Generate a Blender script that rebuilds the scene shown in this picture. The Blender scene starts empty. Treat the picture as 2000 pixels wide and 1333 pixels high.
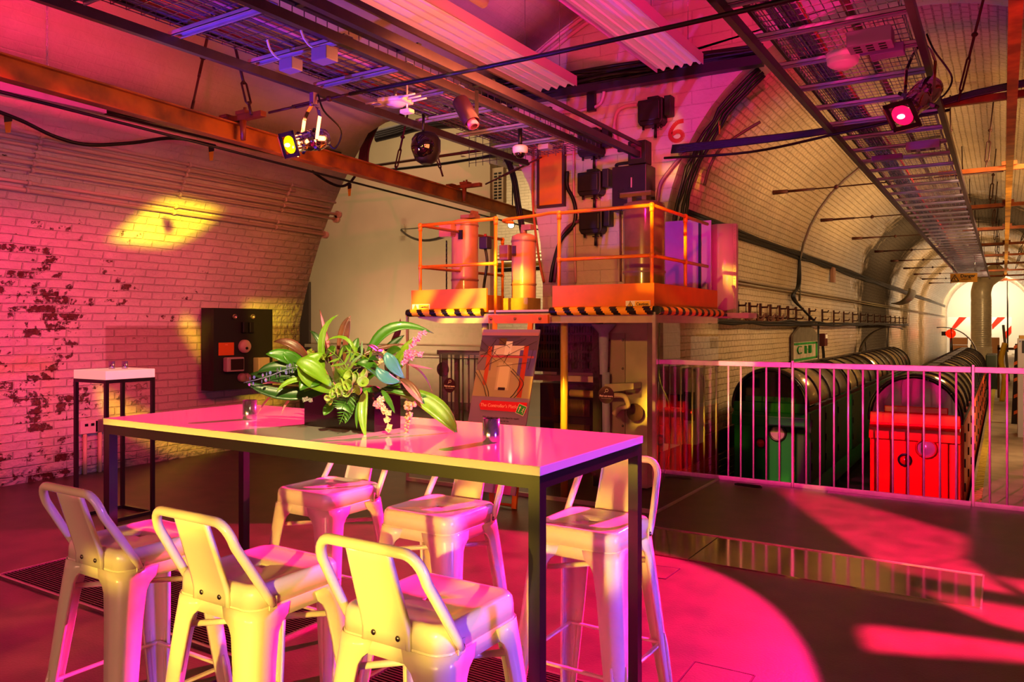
import bpy, bmesh, math, random
from mathutils import Vector, Matrix
random.seed(7)
PI = math.pi
sc = bpy.context.scene
COL = sc.collection

# ------------------------------------------------------------------ camera
F_PX, CX, HY, CAMZ = 1521.0, 1000.0, 638.0, 1.42
YAW = math.atan2(960.0, 1521.0)            # tunnel axis lies this far right of the view
RV = Vector((math.cos(YAW), math.sin(YAW), 0))
FV = Vector((-math.sin(YAW), math.cos(YAW), 0))
cam = bpy.data.cameras.new('camera'); camo = bpy.data.objects.new('camera', cam); COL.objects.link(camo)
cam.sensor_width = 36; cam.lens = 36*F_PX/2000.0; cam.shift_y = -(666.5-HY)/2000.0
cam.clip_start = .02; cam.clip_end = 200
camo.location = (0, 0, CAMZ); camo.rotation_euler = (PI/2, 0, YAW)
sc.camera = camo

def P(px, py, d=None, x=None, y=None, z=None):
    """point of the photograph at a measured depth d, or on the plane x=, y= or z="""
    r = FV + RV*((px-CX)/F_PX) + Vector((0, 0, (HY-py)/F_PX))
    if d is None:
        if x is not None: d = x/r.x
        elif y is not None: d = y/r.y
        else: d = (z-CAMZ)/r.z
    return Vector((0, 0, CAMZ)) + r*d

# ------------------------------------------------------------------ materials
MATS = {}
def srgb(c):
    if isinstance(c, str):
        c = tuple(int(c[i:i+2], 16)/255 for i in (0, 2, 4))
        return tuple(v/12.92 if v <= .04045 else ((v+.055)/1.055)**2.4 for v in c)
    return c
def mat(name, col, rough=.5, metal=0, noise=0, nscale=8, bump=0, bscale=30, emit=None, estr=0, trans=0, alpha=1, coat=0, ior=1.45, dark=None, spec=None):
    if name in MATS: return MATS[name]
    m = bpy.data.materials.new(name); m.use_nodes = True
    nt = m.node_tree; N = nt.nodes; L = nt.links
    b = N['Principled BSDF']; c = srgb(col)
    b.inputs['Base Color'].default_value = (*c, 1); b.inputs['Roughness'].default_value = rough
    b.inputs['Metallic'].default_value = metal; b.inputs['IOR'].default_value = ior
    if trans: b.inputs['Transmission Weight'].default_value = trans
    if coat: b.inputs['Coat Weight'].default_value = coat; b.inputs['Coat Roughness'].default_value = .08
    if spec is not None: b.inputs['Specular IOR Level'].default_value = spec
    if alpha < 1: b.inputs['Alpha'].default_value = alpha
    if emit: b.inputs['Emission Color'].default_value = (*srgb(emit), 1); b.inputs['Emission Strength'].default_value = estr
    tc = N.new('ShaderNodeTexCoord')
    if noise:
        t = N.new('ShaderNodeTexNoise'); t.inputs['Scale'].default_value = nscale; t.inputs['Detail'].default_value = 4
        L.new(tc.outputs['Object'], t.inputs['Vector'])
        mx = N.new('ShaderNodeMix'); mx.data_type = 'RGBA'
        dk = srgb(dark) if dark else tuple(v*(1-noise) for v in c)
        mx.inputs[6].default_value = (*dk, 1); mx.inputs[7].default_value = (*[min(1, v*(1+noise*.25)) for v in c], 1)
        r = N.new('ShaderNodeMapRange'); r.inputs[1].default_value = .35; r.inputs[2].default_value = .62
        L.new(t.outputs['Fac'], r.inputs[0]); L.new(r.outputs[0], mx.inputs[0]); L.new(mx.outputs[2], b.inputs['Base Color'])
    if bump:
        t = N.new('ShaderNodeTexNoise'); t.inputs['Scale'].default_value = bscale; t.inputs['Detail'].default_value = 3
        L.new(tc.outputs['Object'], t.inputs['Vector'])
        bp = N.new('ShaderNodeBump'); bp.inputs['Strength'].default_value = bump; bp.inputs['Distance'].default_value = .01
        L.new(t.outputs['Fac'], bp.inputs['Height']); L.new(bp.outputs[0], b.inputs['Normal'])
    MATS[name] = m
    return m

def brick_mat(name, base, mortar, worn=None, worn_rng=None, rough=.45, bw=.235, bh=.078, bump=.5, dado=None, smooth_above=None, soot=None, wornthr=.62, mf=.35, ms=.007):
    """painted brickwork laid out on the UV map (metres)"""
    m = bpy.data.materials.new(name); m.use_nodes = True
    nt = m.node_tree; N = nt.nodes; L = nt.links; b = N['Principled BSDF']
    uv = N.new('ShaderNodeUVMap'); geo = N.new('ShaderNodeNewGeometry')
    dn = N.new('ShaderNodeTexNoise'); dn.inputs['Scale'].default_value = 3.5; dn.inputs['Detail'].default_value = 2
    L.new(uv.outputs[0], dn.inputs['Vector'])
    ds = N.new('ShaderNodeVectorMath'); ds.operation = 'SCALE'; ds.inputs['Scale'].default_value = .02
    L.new(dn.outputs['Color'], ds.inputs[0])
    ad = N.new('ShaderNodeVectorMath'); ad.operation = 'ADD'
    L.new(uv.outputs[0], ad.inputs[0]); L.new(ds.outputs[0], ad.inputs[1])
    bt = N.new('ShaderNodeTexBrick'); bt.inputs['Scale'].default_value = 1; bt.inputs['Brick Width'].default_value = bw
    bt.inputs['Row Height'].default_value = bh; bt.inputs['Mortar Size'].default_value = ms; bt.inputs['Mortar Smooth'].default_value = .6
    bt.inputs['Color1'].default_value = (0, 0, 0, 1); bt.inputs['Color2'].default_value = (1, 1, 1, 1); bt.inputs['Mortar'].default_value = (.5, .5, .5, 1)
    L.new(ad.outputs[0], bt.inputs['Vector'])
    n1 = N.new('ShaderNodeTexNoise'); n1.inputs['Scale'].default_value = 2.2; n1.inputs['Detail'].default_value = 5
    L.new(uv.outputs[0], n1.inputs['Vector'])
    def mix(fac, a, bb):
        x = N.new('ShaderNodeMix'); x.data_type = 'RGBA'
        for s, v in ((0, fac), (6, a), (7, bb)):
            if isinstance(v, (tuple, list)): x.inputs[s].default_value = (*v, 1)
            elif isinstance(v, float): x.inputs[s].default_value = v
            else: L.new(v, x.inputs[s])
        return x.outputs[2]
    def mr(v, a, c, o0=0., o1=1.):
        r = N.new('ShaderNodeMapRange'); r.inputs[1].default_value = a; r.inputs[2].default_value = c; r.inputs[3].default_value = o0; r.inputs[4].default_value = o1
        L.new(v, r.inputs[0]); return r.outputs[0]
    def mul(a, c, op='MULTIPLY'):
        x = N.new('ShaderNodeMath'); x.operation = op
        for s, v in ((0, a), (1, c)):
            if isinstance(v, float): x.inputs[s].default_value = v
            else: L.new(v, x.inputs[s])
        return x.outputs[0]
    B = srgb(base); Mo = srgb(mortar)
    col = mix(mr(n1.outputs['Fac'], .3, .7), tuple(v*.82 for v in B), B)
    fac_brick = bt.outputs['Fac']                       # 1 on the joints
    sx = N.new('ShaderNodeSeparateXYZ'); L.new(geo.outputs['Position'], sx.inputs[0])
    jf = fac_brick
    if smooth_above is not None:
        sm = mr(sx.outputs['Z'], smooth_above-.35, smooth_above+.35, 1., .12)
        jf = mul(fac_brick, sm)
    n2 = N.new('ShaderNodeTexNoise'); n2.inputs['Scale'].default_value = 26; n2.inputs['Detail'].default_value = 4
    L.new(uv.outputs[0], n2.inputs['Vector'])
    col = mix(mul(mul(jf, mr(n2.outputs['Fac'], .35, .65)), mf), col, Mo)
    hgt = mul(jf, -1.0)
    if worn:
        n3 = N.new('ShaderNodeTexNoise'); n3.inputs['Scale'].default_value = 9; n3.inputs['Detail'].default_value = 7; n3.inputs['Roughness'].default_value = .7
        L.new(uv.outputs[0], n3.inputs['Vector'])
        bs = N.new('ShaderNodeSeparateColor'); L.new(bt.outputs['Color'], bs.inputs[0])
        w = mul(mr(bs.outputs[0], .0, 1., -.12, .09), n3.outputs['Fac'], 'ADD')
        big = mr(n1.outputs['Fac'], .35, .6, -.09, .05)
        w = mul(w, big, 'ADD')
        y0, y1, z0, z1 = worn_rng
        reg = mul(mr(sx.outputs['Y'], y0, y1, 0., -.2), mr(sx.outputs['Z'], z0, z1, 0., -.2), 'ADD')
        w = mul(w, reg, 'ADD')
        wf = mr(w, wornthr-.02, wornthr+.03)
        wc = mix(mr(n2.outputs['Fac'], .3, .7), srgb(worn), tuple(v*.45 for v in srgb(worn)))
        col = mix(wf, col, wc); hgt = mul(hgt, mul(wf, -.5), 'ADD')
    if dado:
        y0, z1, dc = dado
        f = mul(mr(sx.outputs['Y'], y0, y0+.02), mr(sx.outputs['Z'], z1, z1+.015, 1., 0.))
        col = mix(mul(f, .8), col, srgb(dc))
    sootf = None
    if soot:
        for (y0, y1, amt) in soot:
            yy = mul(sx.outputs['Y'], mr(n1.outputs['Fac'], .3, .7, -.9, .9), 'ADD')
            f = mul(mr(yy, y0-.5, y0+.5), mr(yy, y1-.8, y1+.8, 1., 0.))
            f = mul(f, mr(n2.outputs['Fac'], .3, .62, .8, 1.))
            col = mix(mul(f, amt), col, (.03, .018, .01)); sootf = f if sootf is None else mul(sootf, f, 'MAXIMUM')
    L.new(col, b.inputs['Base Color']); b.inputs['Roughness'].default_value = rough
    if sootf is not None: L.new(mr(sootf, 0., 1., rough, .85), b.inputs['Roughness'])
    n4 = N.new('ShaderNodeTexNoise'); n4.inputs['Scale'].default_value = 14; n4.inputs['Detail'].default_value = 5
    L.new(uv.outputs[0], n4.inputs['Vector'])
    hgt = mul(hgt, mul(n4.outputs['Fac'], 1.1), 'ADD')
    bp = N.new('ShaderNodeBump'); bp.inputs['Strength'].default_value = bump; bp.inputs['Distance'].default_value = .02
    L.new(hgt, bp.inputs['Height']); L.new(bp.outputs[0], b.inputs['Normal'])
    MATS[name] = m
    return m

# ------------------------------------------------------------------ mesh builder
def basis(d, up=Vector((0, 0, 1))):
    d = Vector(d).normalized()
    s = d.cross(up)
    if s.length < 1e-4: s = d.cross(Vector((0, 1, 0)))
    s.normalize(); u = s.cross(d).normalized()
    return s, u, d
class MB:
    def __init__(s): s.v = []; s.f = []; s.sm = []; s.mi = []; s.cur = 0
    def face(s, idx, smooth=False): s.f.append(idx); s.sm.append(smooth); s.mi.append(s.cur)
    def add(s, vs, fs, smooth=False):
        o = len(s.v); s.v += [Vector(v) for v in vs]
        for f in fs: s.face([i+o for i in f], smooth)
        return s
    def box(s, c, size, M=None, bev=0):
        hx, hy, hz = [a/2 for a in size]; c = Vector(c)
        if bev:
            bm = bmesh.new(); bmesh.ops.create_cube(bm, size=1)
            bmesh.ops.scale(bm, vec=Vector(size), verts=bm.verts)
            bmesh.ops.bevel(bm, geom=list(bm.edges), offset=bev, segments=2, affect='EDGES', profile=.5)
            bm.verts.index_update()
            vs = [(M @ v.co if M else v.co) + c for v in bm.verts]
            fs = [[v.index for v in f.verts] for f in bm.faces]; bm.free()
            return s.add(vs, fs)
        vs = [Vector((a, b, d)) for a in (-hx, hx) for b in (-hy, hy) for d in (-hz, hz)]
        vs = [(M @ v if M else v) + c for v in vs]
        return s.add(vs, [(0, 1, 3, 2), (4, 6, 7, 5), (0, 4, 5, 1), (2, 3, 7, 6), (0, 2, 6, 4), (1, 5, 7, 3)])
    def lim(s, x0, x1, y0, y1, z0, z1, bev=0):
        return s.box(((x0+x1)/2, (y0+y1)/2, (z0+z1)/2), (abs(x1-x0), abs(y1-y0), abs(z1-z0)), bev=bev)
    def bar(s, a, b, w, h=None, up=Vector((0, 0, 1)), bev=0):
        a = Vector(a); b = Vector(b); h = h or w
        sd, u, d = basis(b-a, up); M = Matrix((sd, u, d)).transposed()
        return s.box((a+b)/2, (w, h, (b-a).length), M, bev)
    def tube(s, pts, r, n=8, closed=False, caps=True):
        pts = [Vector(p) for p in pts]; k = len(pts); o = len(s.v)
        rs = r if isinstance(r, (list, tuple)) else [r]*k
        ref = None
        for i, p in enumerate(pts):
            if closed: d = pts[(i+1) % k]-pts[i-1]
            else: d = pts[min(i+1, k-1)]-pts[max(i-1, 0)]
            if d.length < 1e-9: d = Vector((0, 0, 1))
            d.normalize()
            if ref is None: sd, u, _ = basis(d)
            else:
                sd = ref - d*ref.dot(d)
                if sd.length < 1e-5: sd, _, _ = basis(d)
                sd.normalize(); u = sd.cross(d)
            ref = sd
            for j in range(n):
                a = 2*PI*j/n; s.v.append(p + sd*math.cos(a)*rs[i] + u*math.sin(a)*rs[i])
        for i in range(k if closed else k-1):
            for j in range(n):
                a = o+i*n+j; b = o+i*n+(j+1) % n; i2 = (i+1) % k
                s.face([a, b, o+i2*n+(j+1) % n, o+i2*n+j], True)
        if caps and not closed:
            s.face([o+j for j in range(n)][::-1]); s.face([o+(k-1)*n+j for j in range(n)])
        return s
    def cyl(s, a, b, r, r2=None, n=20): return s.tube([a, b], [r, r if r2 is None else r2], n)
    def lathe(s, prof, o=(0, 0, 0), ax=(0, 0, 1), n=24, caps=False):
        """prof: list of (radius, height) along ax from o"""
        o = Vector(o); sd, u, d = basis(ax); st = len(s.v)
        for r, h in prof:
            for j in range(n):
                a = 2*PI*j/n; s.v.append(o + d*h + sd*math.cos(a)*r + u*math.sin(a)*r)
        for i in range(len(prof)-1):
            for j in range(n):
                s.face([st+i*n+j, st+i*n+(j+1) % n, st+(i+1)*n+(j+1) % n, st+(i+1)*n+j], True)
        if caps:
            s.face([st+j for j in range(n)][::-1]); s.face([st+(len(prof)-1)*n+j for j in range(n)])
        return s
    def prism(s, pts, ext):
        """planar outline extruded by the vector ext"""
        n = len(pts); e = Vector(ext); o = len(s.v)
        s.v += [Vector(p) for p in pts] + [Vector(p)+e for p in pts]
        s.face([o+i for i in range(n)][::-1]); s.face([o+n+i for i in range(n)])
        for i in range(n): s.face([o+i, o+(i+1) % n, o+n+(i+1) % n, o+n+i])
        return s
    def grid(s, rows, smooth=True):
        o = len(s.v); nr = len(rows); nc = len(rows[0])
        for r in rows: s.v += [Vector(p) for p in r]
        for i in range(nr-1):
            for j in range(nc-1):
                s.face([o+i*nc+j, o+i*nc+j+1, o+(i+1)*nc+j+1, o+(i+1)*nc+j], smooth)
        return s
    def sphere(s, c, r, n=12, m=8, sc_=(1, 1, 1), half=False):
        o = len(s.v); c = Vector(c)
        for i in range(m+1):
            t = PI*i/m if not half else PI/2*i/m
            for j in range(n):
                a = 2*PI*j/n
                s.v.append(c + Vector((math.sin(t)*math.cos(a)*r*sc_[0], math.sin(t)*math.sin(a)*r*sc_[1], math.cos(t)*r*sc_[2])))
        for i in range(m):
            for j in range(n): s.face([o+i*n+j, o+(i+1)*n+j, o+(i+1)*n+(j+1) % n, o+i*n+(j+1) % n], True)
        return s

ROOTM = {}
def obj(name, mb, m, parent=None, local=False, label=None, solid=0, bevel=0, subsurf=0):
    me = bpy.data.meshes.new(name)
    me.from_pydata([tuple(v) for v in mb.v], [], mb.f)
    for p, s_, i_ in zip(me.polygons, mb.sm, mb.mi): p.use_smooth = s_; p.material_index = i_
    o = bpy.data.objects.new(name, me); COL.objects.link(o)
    if parent is not None:
        o.parent = parent
        R = ROOTM.get(parent.name, Matrix.Identity(4))
        ROOTM[o.name] = R
        if not local: me.transform(R.inverted())
    bm = bmesh.new(); bm.from_mesh(me); bmesh.ops.remove_doubles(bm, verts=bm.verts, dist=1e-6)
    bmesh.ops.recalc_face_normals(bm, faces=bm.faces); bm.to_mesh(me); bm.free()
    for x in (m if isinstance(m, (list, tuple)) else [m]): me.materials.append(x)
    if solid:
        q = o.modifiers.new('thickness', 'SOLIDIFY'); q.thickness = solid; q.offset = 0
    if bevel:
        q = o.modifiers.new('bevel', 'BEVEL'); q.width = bevel; q.segments = 2; q.limit_method = 'ANGLE'; q.angle_limit = .6
    if subsurf:
        q = o.modifiers.new('sub', 'SUBSURF'); q.levels = subsurf; q.render_levels = subsurf
    if label: o['label'] = label
    return o
def tag(o, label, cat, group=None, kind=None):
    o['label'] = label; o['category'] = cat
    if group: o['group'] = group
    if kind: o['kind'] = kind
    return o
def thing(name, label, cat, loc=(0, 0, 0), rotz=0, group=None, M=None):
    o = bpy.data.objects.new(name, None); COL.objects.link(o); o.empty_display_size = .05
    mm = M if M is not None else Matrix.Translation(Vector(loc)) @ Matrix.Rotation(rotz, 4, 'Z')
    o.matrix_world = mm; ROOTM[o.name] = mm.copy()
    return tag(o, label, cat, group)
def single(name, mb, m, label, cat, group=None, **k):
    return tag(obj(name, mb, m, **k), label, cat, group)
def struct(name, mb, m, **k):
    o = obj(name, mb, m, **k); o['kind'] = 'structure'; return o
def dup(root, loc, rotz, label, group=None):
    r = root.copy(); COL.objects.link(r); r.location = loc; r.rotation_euler = (0, 0, rotz); r['label'] = label
    if group: r['group'] = group
    for ch in list(root.children):
        c = ch.copy(); COL.objects.link(c); c.parent = r
        for g in list(ch.children):
            d = g.copy(); COL.objects.link(d); d.parent = c
    return r
def text(s, size, pos, right, up, m, parent=None, name='lettering', align='CENTER', depth=.0015, bold=0, label=None):
    cu = bpy.data.curves.new('t', 'FONT'); cu.body = s; cu.size = size; cu.align_x = align; cu.align_y = 'CENTER'
    cu.extrude = depth/2; cu.offset = bold; cu.resolution_u = 3
    to = bpy.data.objects.new('t', cu); COL.objects.link(to)
    dg = bpy.context.evaluated_depsgraph_get(); dg.update()
    me = bpy.data.meshes.new_from_object(to.evaluated_get(dg)); bpy.data.objects.remove(to); me.name = name
    r = Vector(right).normalized(); u = Vector(up).normalized(); n = r.cross(u)
    M = Matrix((r, u, n)).transposed().to_4x4(); M.translation = Vector(pos)
    me.transform(M)
    o = bpy.data.objects.new(name, me); COL.objects.link(o); me.materials.clear(); me.materials.append(m)
    for p in me.polygons: p.material_index = 0
    if parent is not None:
        o.parent = parent; R = ROOTM.get(parent.name, Matrix.Identity(4)); ROOTM[o.name] = R; me.transform(R.inverted())
    if label: o['label'] = label
    return o
def lerp(a, b, t): return a + (b-a)*t
def catmull(pts, n=6):
    pts = [Vector(p) for p in pts]; out = []
    for i in range(len(pts)-1):
        p0 = pts[max(i-1, 0)]; p1 = pts[i]; p2 = pts[i+1]; p3 = pts[min(i+2, len(pts)-1)]
        for k in range(n):
            t = k/n
            out.append(.5*((2*p1) + (p2-p0)*t + (2*p0-5*p1+4*p2-p3)*t*t + (3*p1-p0-3*p2+p3)*t*t*t))
    out.append(pts[-1]); return out
def sag(a, b, s=.05, n=10):
    a = Vector(a); b = Vector(b)
    return [lerp(a, b, i/n) - Vector((0, 0, s*4*(i/n)*(1-i/n))) for i in range(n+1)]

# ------------------------------------------------------------------ lights
def spot(name, loc, target, power, col, angle=60, blend=.15, size=.03):
    l = bpy.data.lights.new(name, 'SPOT'); l.energy = power; l.color = col; l.spot_size = math.radians(angle); l.spot_blend = blend; l.shadow_soft_size = size
    o = bpy.data.objects.new(name, l); COL.objects.link(o); o.location = loc
    o.rotation_euler = (Vector(target)-Vector(loc)).to_track_quat('-Z', 'Y').to_euler(); return o
def area(name, loc, target, power, col, sx=1, sy=1, spread=180):
    l = bpy.data.lights.new(name, 'AREA'); l.energy = power; l.color = col; l.shape = 'RECTANGLE'; l.size = sx; l.size_y = sy; l.spread = math.radians(spread)
    o = bpy.data.objects.new(name, l); COL.objects.link(o); o.location = loc
    o.rotation_euler = (Vector(target)-Vector(loc)).to_track_quat('-Z', 'Y').to_euler(); return o
def gobo(name, loc, target, power, col, polys, angle=70, soft=.02, size=.02):
    """a profile lantern whose shutters and gobo cut the beam to convex polygons (given as world points it falls on)"""
    o = spot(name, loc, target, power, col, angle, .05, size)
    bpy.context.view_layer.update()
    inv = o.matrix_world.inverted()
    l = o.data; l.use_nodes = True; nt = l.node_tree; N = nt.nodes; L = nt.links
    em = N['Emission']
    tc = N.new('ShaderNodeTexCoord'); sx = N.new('ShaderNodeSeparateXYZ'); L.new(tc.outputs['Normal'], sx.inputs[0])
    def M2(op, a, b=None):
        x = N.new('ShaderNodeMath'); x.operation = op
        for s, v in ((0, a), (1, b)):
            if v is None: continue
            if isinstance(v, (float, int)): x.inputs[s].default_value = v
            else: L.new(v, x.inputs[s])
        return x.outputs[0]
    U = M2('DIVIDE', sx.outputs[0], sx.outputs[2]); V = M2('DIVIDE', sx.outputs[1], sx.outputs[2])
    tot = None
    for poly in polys:
        neg = False; w = 1.0; sf = soft
        if isinstance(poly, dict): neg = poly.get('neg', False); w = poly.get('w', 1.0); sf = poly.get('soft', soft); poly = poly['p']
        q = []
        for p in poly:
            c = inv @ Vector(p); q.append((c.x/c.z, c.y/c.z))
        ar = sum(q[i][0]*q[(i+1) % len(q)][1]-q[(i+1) % len(q)][0]*q[i][1] for i in range(len(q)))
        if ar < 0: q = q[::-1]
        f = None
        for i in range(len(q)):
            a = q[i]; b = q[(i+1) % len(q)]; ex, ey = b[0]-a[0], b[1]-a[1]; ln = math.hypot(ex, ey) or 1e-6
            nx, ny = -ey/ln, ex/ln; c0 = -(nx*a[0]+ny*a[1])
            dist = M2('ADD', M2('ADD', M2('MULTIPLY', U, nx), M2('MULTIPLY', V, ny)), c0)
            mr = N.new('ShaderNodeMapRange'); mr.interpolation_type = 'SMOOTHSTEP'
            mr.inputs[1].default_value = -sf; mr.inputs[2].default_value = sf; L.new(dist, mr.inputs[0])
            f = mr.outputs[0] if f is None else M2('MULTIPLY', f, mr.outputs[0])
        if neg: tot = M2('MULTIPLY', tot, M2('SUBTRACT', 1.0, f))
        else:
            if w != 1.0: f = M2('MULTIPLY', f, w)
            tot = f if tot is None else M2('MAXIMUM', tot, f)
    L.new(tot, em.inputs['Strength'])
    return o
# ------------------------------------------------------------------ the hall, its vault, pier and the tunnel
VX, VZ, VR = -2.16, .13, 5.5
END = 8.4
TX, TZ, TR = -.87, 2.3, 2.4
m_wall = brick_mat('painted brick', 'd9cdbb', '8a7a66', worn='6e3b30', worn_rng=(3.6, 5.8, 1.85, 3.0), dado=(4.35, 1.42, 'a08070'), smooth_above=2.5, rough=.5, bump=1.0, wornthr=.55, mf=.18)
m_pier = brick_mat('pier brick', 'cbb6a6', '7d6a5c', smooth_above=None, rough=.42, bump=.55, bw=.45, bh=.15)
m_tun = brick_mat('tunnel brick', 'ccb184', '5a4426', rough=.27, bump=1.0, bw=.15, bh=.085, mf=.6, ms=.009, soot=[(22.5, 29, 1.), (33, 35, .7), (40, 42, .6)])
m_back = brick_mat('far room brick', 'd8cdb4', '857860', rough=.5, bump=.7)
m_cream = mat('cream plaster', 'cfc4a8', .7, noise=.06, nscale=1.5)
m_floor = mat('resin floor', '453429', .38, noise=.35, nscale=5, bump=.12, bscale=90)
m_conc = mat('platform concrete', '8f826a', .55, noise=.3, nscale=3, bump=.1, bscale=40)
m_pit = mat('track bed', '1d1712', .8, noise=.3)

def uvgrid(name, rows, us, vs, m, solid=.2):
    """rows[i][j] -> point, us along j, vs along i"""
    me = bpy.data.meshes.new(name); nr = len(rows); nc = len(rows[0])
    me.from_pydata([tuple(p) for r in rows for p in r], [], [(i*nc+j, i*nc+j+1, (i+1)*nc+j+1, (i+1)*nc+j) for i in range(nr-1) for j in range(nc-1)])
    uv = me.uv_layers.new(name='UVMap')
    for poly in me.polygons:
        poly.use_smooth = True
        for li in poly.loop_indices:
            vi = me.loops[li].vertex_index; i, j = divmod(vi, nc)
            uv.data[li].uv = (us[i][j] if isinstance(us[0], list) else us[j], vs[i])
    me.materials.append(m)
    o = bpy.data.objects.new(name, me); COL.objects.link(o); o['kind'] = 'structure'
    if solid:
        q = o.modifiers.new('thickness', 'SOLIDIFY'); q.thickness = solid; q.offset = -1
        bm = bmesh.new(); bm.from_mesh(me)
        bm.faces.ensure_lookup_table(); bm.free()
    return o
def boxuv(o, m=None):
    """planar UVs in metres by face direction"""
    me = o.data; uv = me.uv_layers.new(name='UVMap')
    for p in me.polygons:
        n = p.normal; ax = max(range(3), key=lambda k: abs(n[k]))
        for li in p.loop_indices:
            v = me.vertices[me.loops[li].vertex_index].co
            uv.data[li].uv = (v.y, v.z) if ax == 0 else ((v.x, v.z) if ax == 1 else (v.x, v.y))
    return o

prof = [(-7.5, z) for z in (0, .5, 1.0)]
a0 = math.acos(5.34/5.5)
for k in range(41):
    a = PI - a0 - (PI-2*a0)*k/40
    prof.append((VX+VR*math.cos(a), VZ+VR*math.sin(a)))
prof += [(3.18, z) for z in (1.0, .5, 0)]
def yend(x, z):
    if x > VX: return END
    if z <= 3.87: return 6.87
    if z >= 4.4: return END
    return 6.87+(END-6.87)*(z-3.87)/.53
split = 26
arc = [0]
for i in range(1, len(prof)): arc.append(arc[-1]+math.dist(prof[i], prof[i-1]))
NY = 14
def vault(name, idx, m):
    rows = []; us = []; vs = []
    for i in idx:
        x, z = prof[i]; ye = yend(x, z)
        ys = [-5+(ye+5)*j/NY for j in range(NY+1)]
        rows.append([(x, y, z) for y in ys]); us.append(ys); vs.append(arc[i])
    return uvgrid(name, rows, us, vs, m, .22)
kz = next(i for i, p in enumerate(prof) if p[1] > 3.3)
w = vault('wall_left', range(0, kz+1), m_wall)
m_ceil = brick_mat('vault plaster', 'd2c6b2', '9a8d78', rough=.45, bump=.35, smooth_above=2.0)
w = vault('ceiling', range(kz, len(prof)-8), m_ceil)
w = vault('wall_right', range(len(prof)-9, len(prof)), m_wall)

# end wall with the left opening and the tunnel arch; the pier is the part between
out = [(-4.85, -1.0), (-4.85, 1.98), (-4.88, 2.45), (-4.965, 2.9), (-5.05, 3.2), (-5.3, 3.67), (-5.5, 3.9), (-5.75, 4.08), (-6.05, 4.2)]
for k in range(0, 31):
    a = math.radians(134)-math.radians(134-32)*k/30
    out.append((VX+(VR+.05)*math.cos(a), VZ+(VR+.05)*math.sin(a)))
out += [(3.3, 2.8), (3.3, -1.0), (TX+TR, -1.0)]
for k in range(0, 33):
    a = PI*k/32; out.append((TX+TR*math.cos(a), TZ+TR*math.sin(a)))
out += [(TX-TR, -1.0)]
mb = MB().prism([(x, END, z) for x, z in out], (0, .55, 0))
boxuv(struct('wall_end', mb, m_pier))

# tunnel
ys = [8.95] + [8.95+k*2.0 for k in range(1, 27)]
tp = [(TX-TR, z) for z in (-.9, 0, 1.0, 2.0)] + [(TX-TR*math.cos(PI*k/28), TZ+TR*math.sin(PI*k/28)) for k in range(29)] + [(TX+TR, z) for z in (2.0, 1.0, 0, -.9)]
ta = [0]
for i in range(1, len(tp)): ta.append(ta[-1]+math.dist(tp[i], tp[i-1]))
uvgrid('wall_tunnel', [[(x, y, z) for y in ys] for x, z in tp], ys, ta, m_tun, .2)
struct('floor_1', MB().lim(-7.7, 3.4, -5, 7.22, -.3, 0), m_floor)
struct('floor_2', MB().lim(-14.2, -3.27, 7.22, 18, -.3, 0), m_floor)
struct('floor_3', MB().lim(-3.27, -.3, 7.22, 61, -1.1, -.9), m_pit)
struct('floor_4', MB().lim(-.3, 1.6, 7.22, 61, -1.1, -.37), m_conc)
struct('wall_pit', MB().lim(-3.27, 1.6, 7.16, 7.215, -.9, -.005), mat('riser', '2a221c', .7))
mb = MB()
for k in range(260):
    y = 7.4+k*.11
    mb.lim(-.27, -.19, y, y+.062, -.37, -.362)
struct('trim_2', mb, mat('safety yellow', 'b8a440', .6, noise=.3))
END2 = 60.9
struct('wall_far', MB().lim(-3.6, 3.0, END2, END2+.1, -.9, 5.2), mat('white paint', 'e6dfd0', .6))

# cross passage behind the left opening
struct('wall_cream', MB().lim(-14, -7.25, 10.8, 11.0, 0, 5.6), m_cream)
boxuv(struct('wall_passage_back', MB().lim(-14, -3.3, 17, 17.2, 0, 5.6), m_back))
boxuv(struct('wall_passage_side', MB().lim(-3.75, -3.55, 8.95, 17, 0, 5.6), m_back))
struct('wall_passage_left', MB().lim(-14.1, -14, 6.87, 17, 0, 5.6), m_cream)
struct('wall_passage_return', MB().lim(-14, -7.72, 6.72, 6.87, 0, 5.6), m_cream)
struct('ceiling_passage', MB().lim(-14, -3.3, 6.9, 17.2, 5.5, 5.7), mat('dim soffit', '6a604e', .8))
struct('ceiling_passage_bulkhead', MB().lim(-14, -5.9, 6.75, 6.9, 4.3, 5.6), m_cream)
p0 = P(592, 552, y=10.78); p1 = P(606, 700, y=10.78)
t = obj('door_1', MB().lim(p0.x-.9, p1.x, 10.74, 10.8, 0, p0.z), mat('dark grey door', '4b403a', .5)); t['kind'] = 'structure'
struct('baseboard_back', MB().lim(-14, -7.25, 10.75, 10.8, .0, .12), mat('grey skirting', '77705f', .6))
struct('trim_1', MB().lim(-11.5, -7.25, 10.66, 10.8, 1.02, 1.08), mat('cream sill', 'b9ad92', .6))

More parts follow.
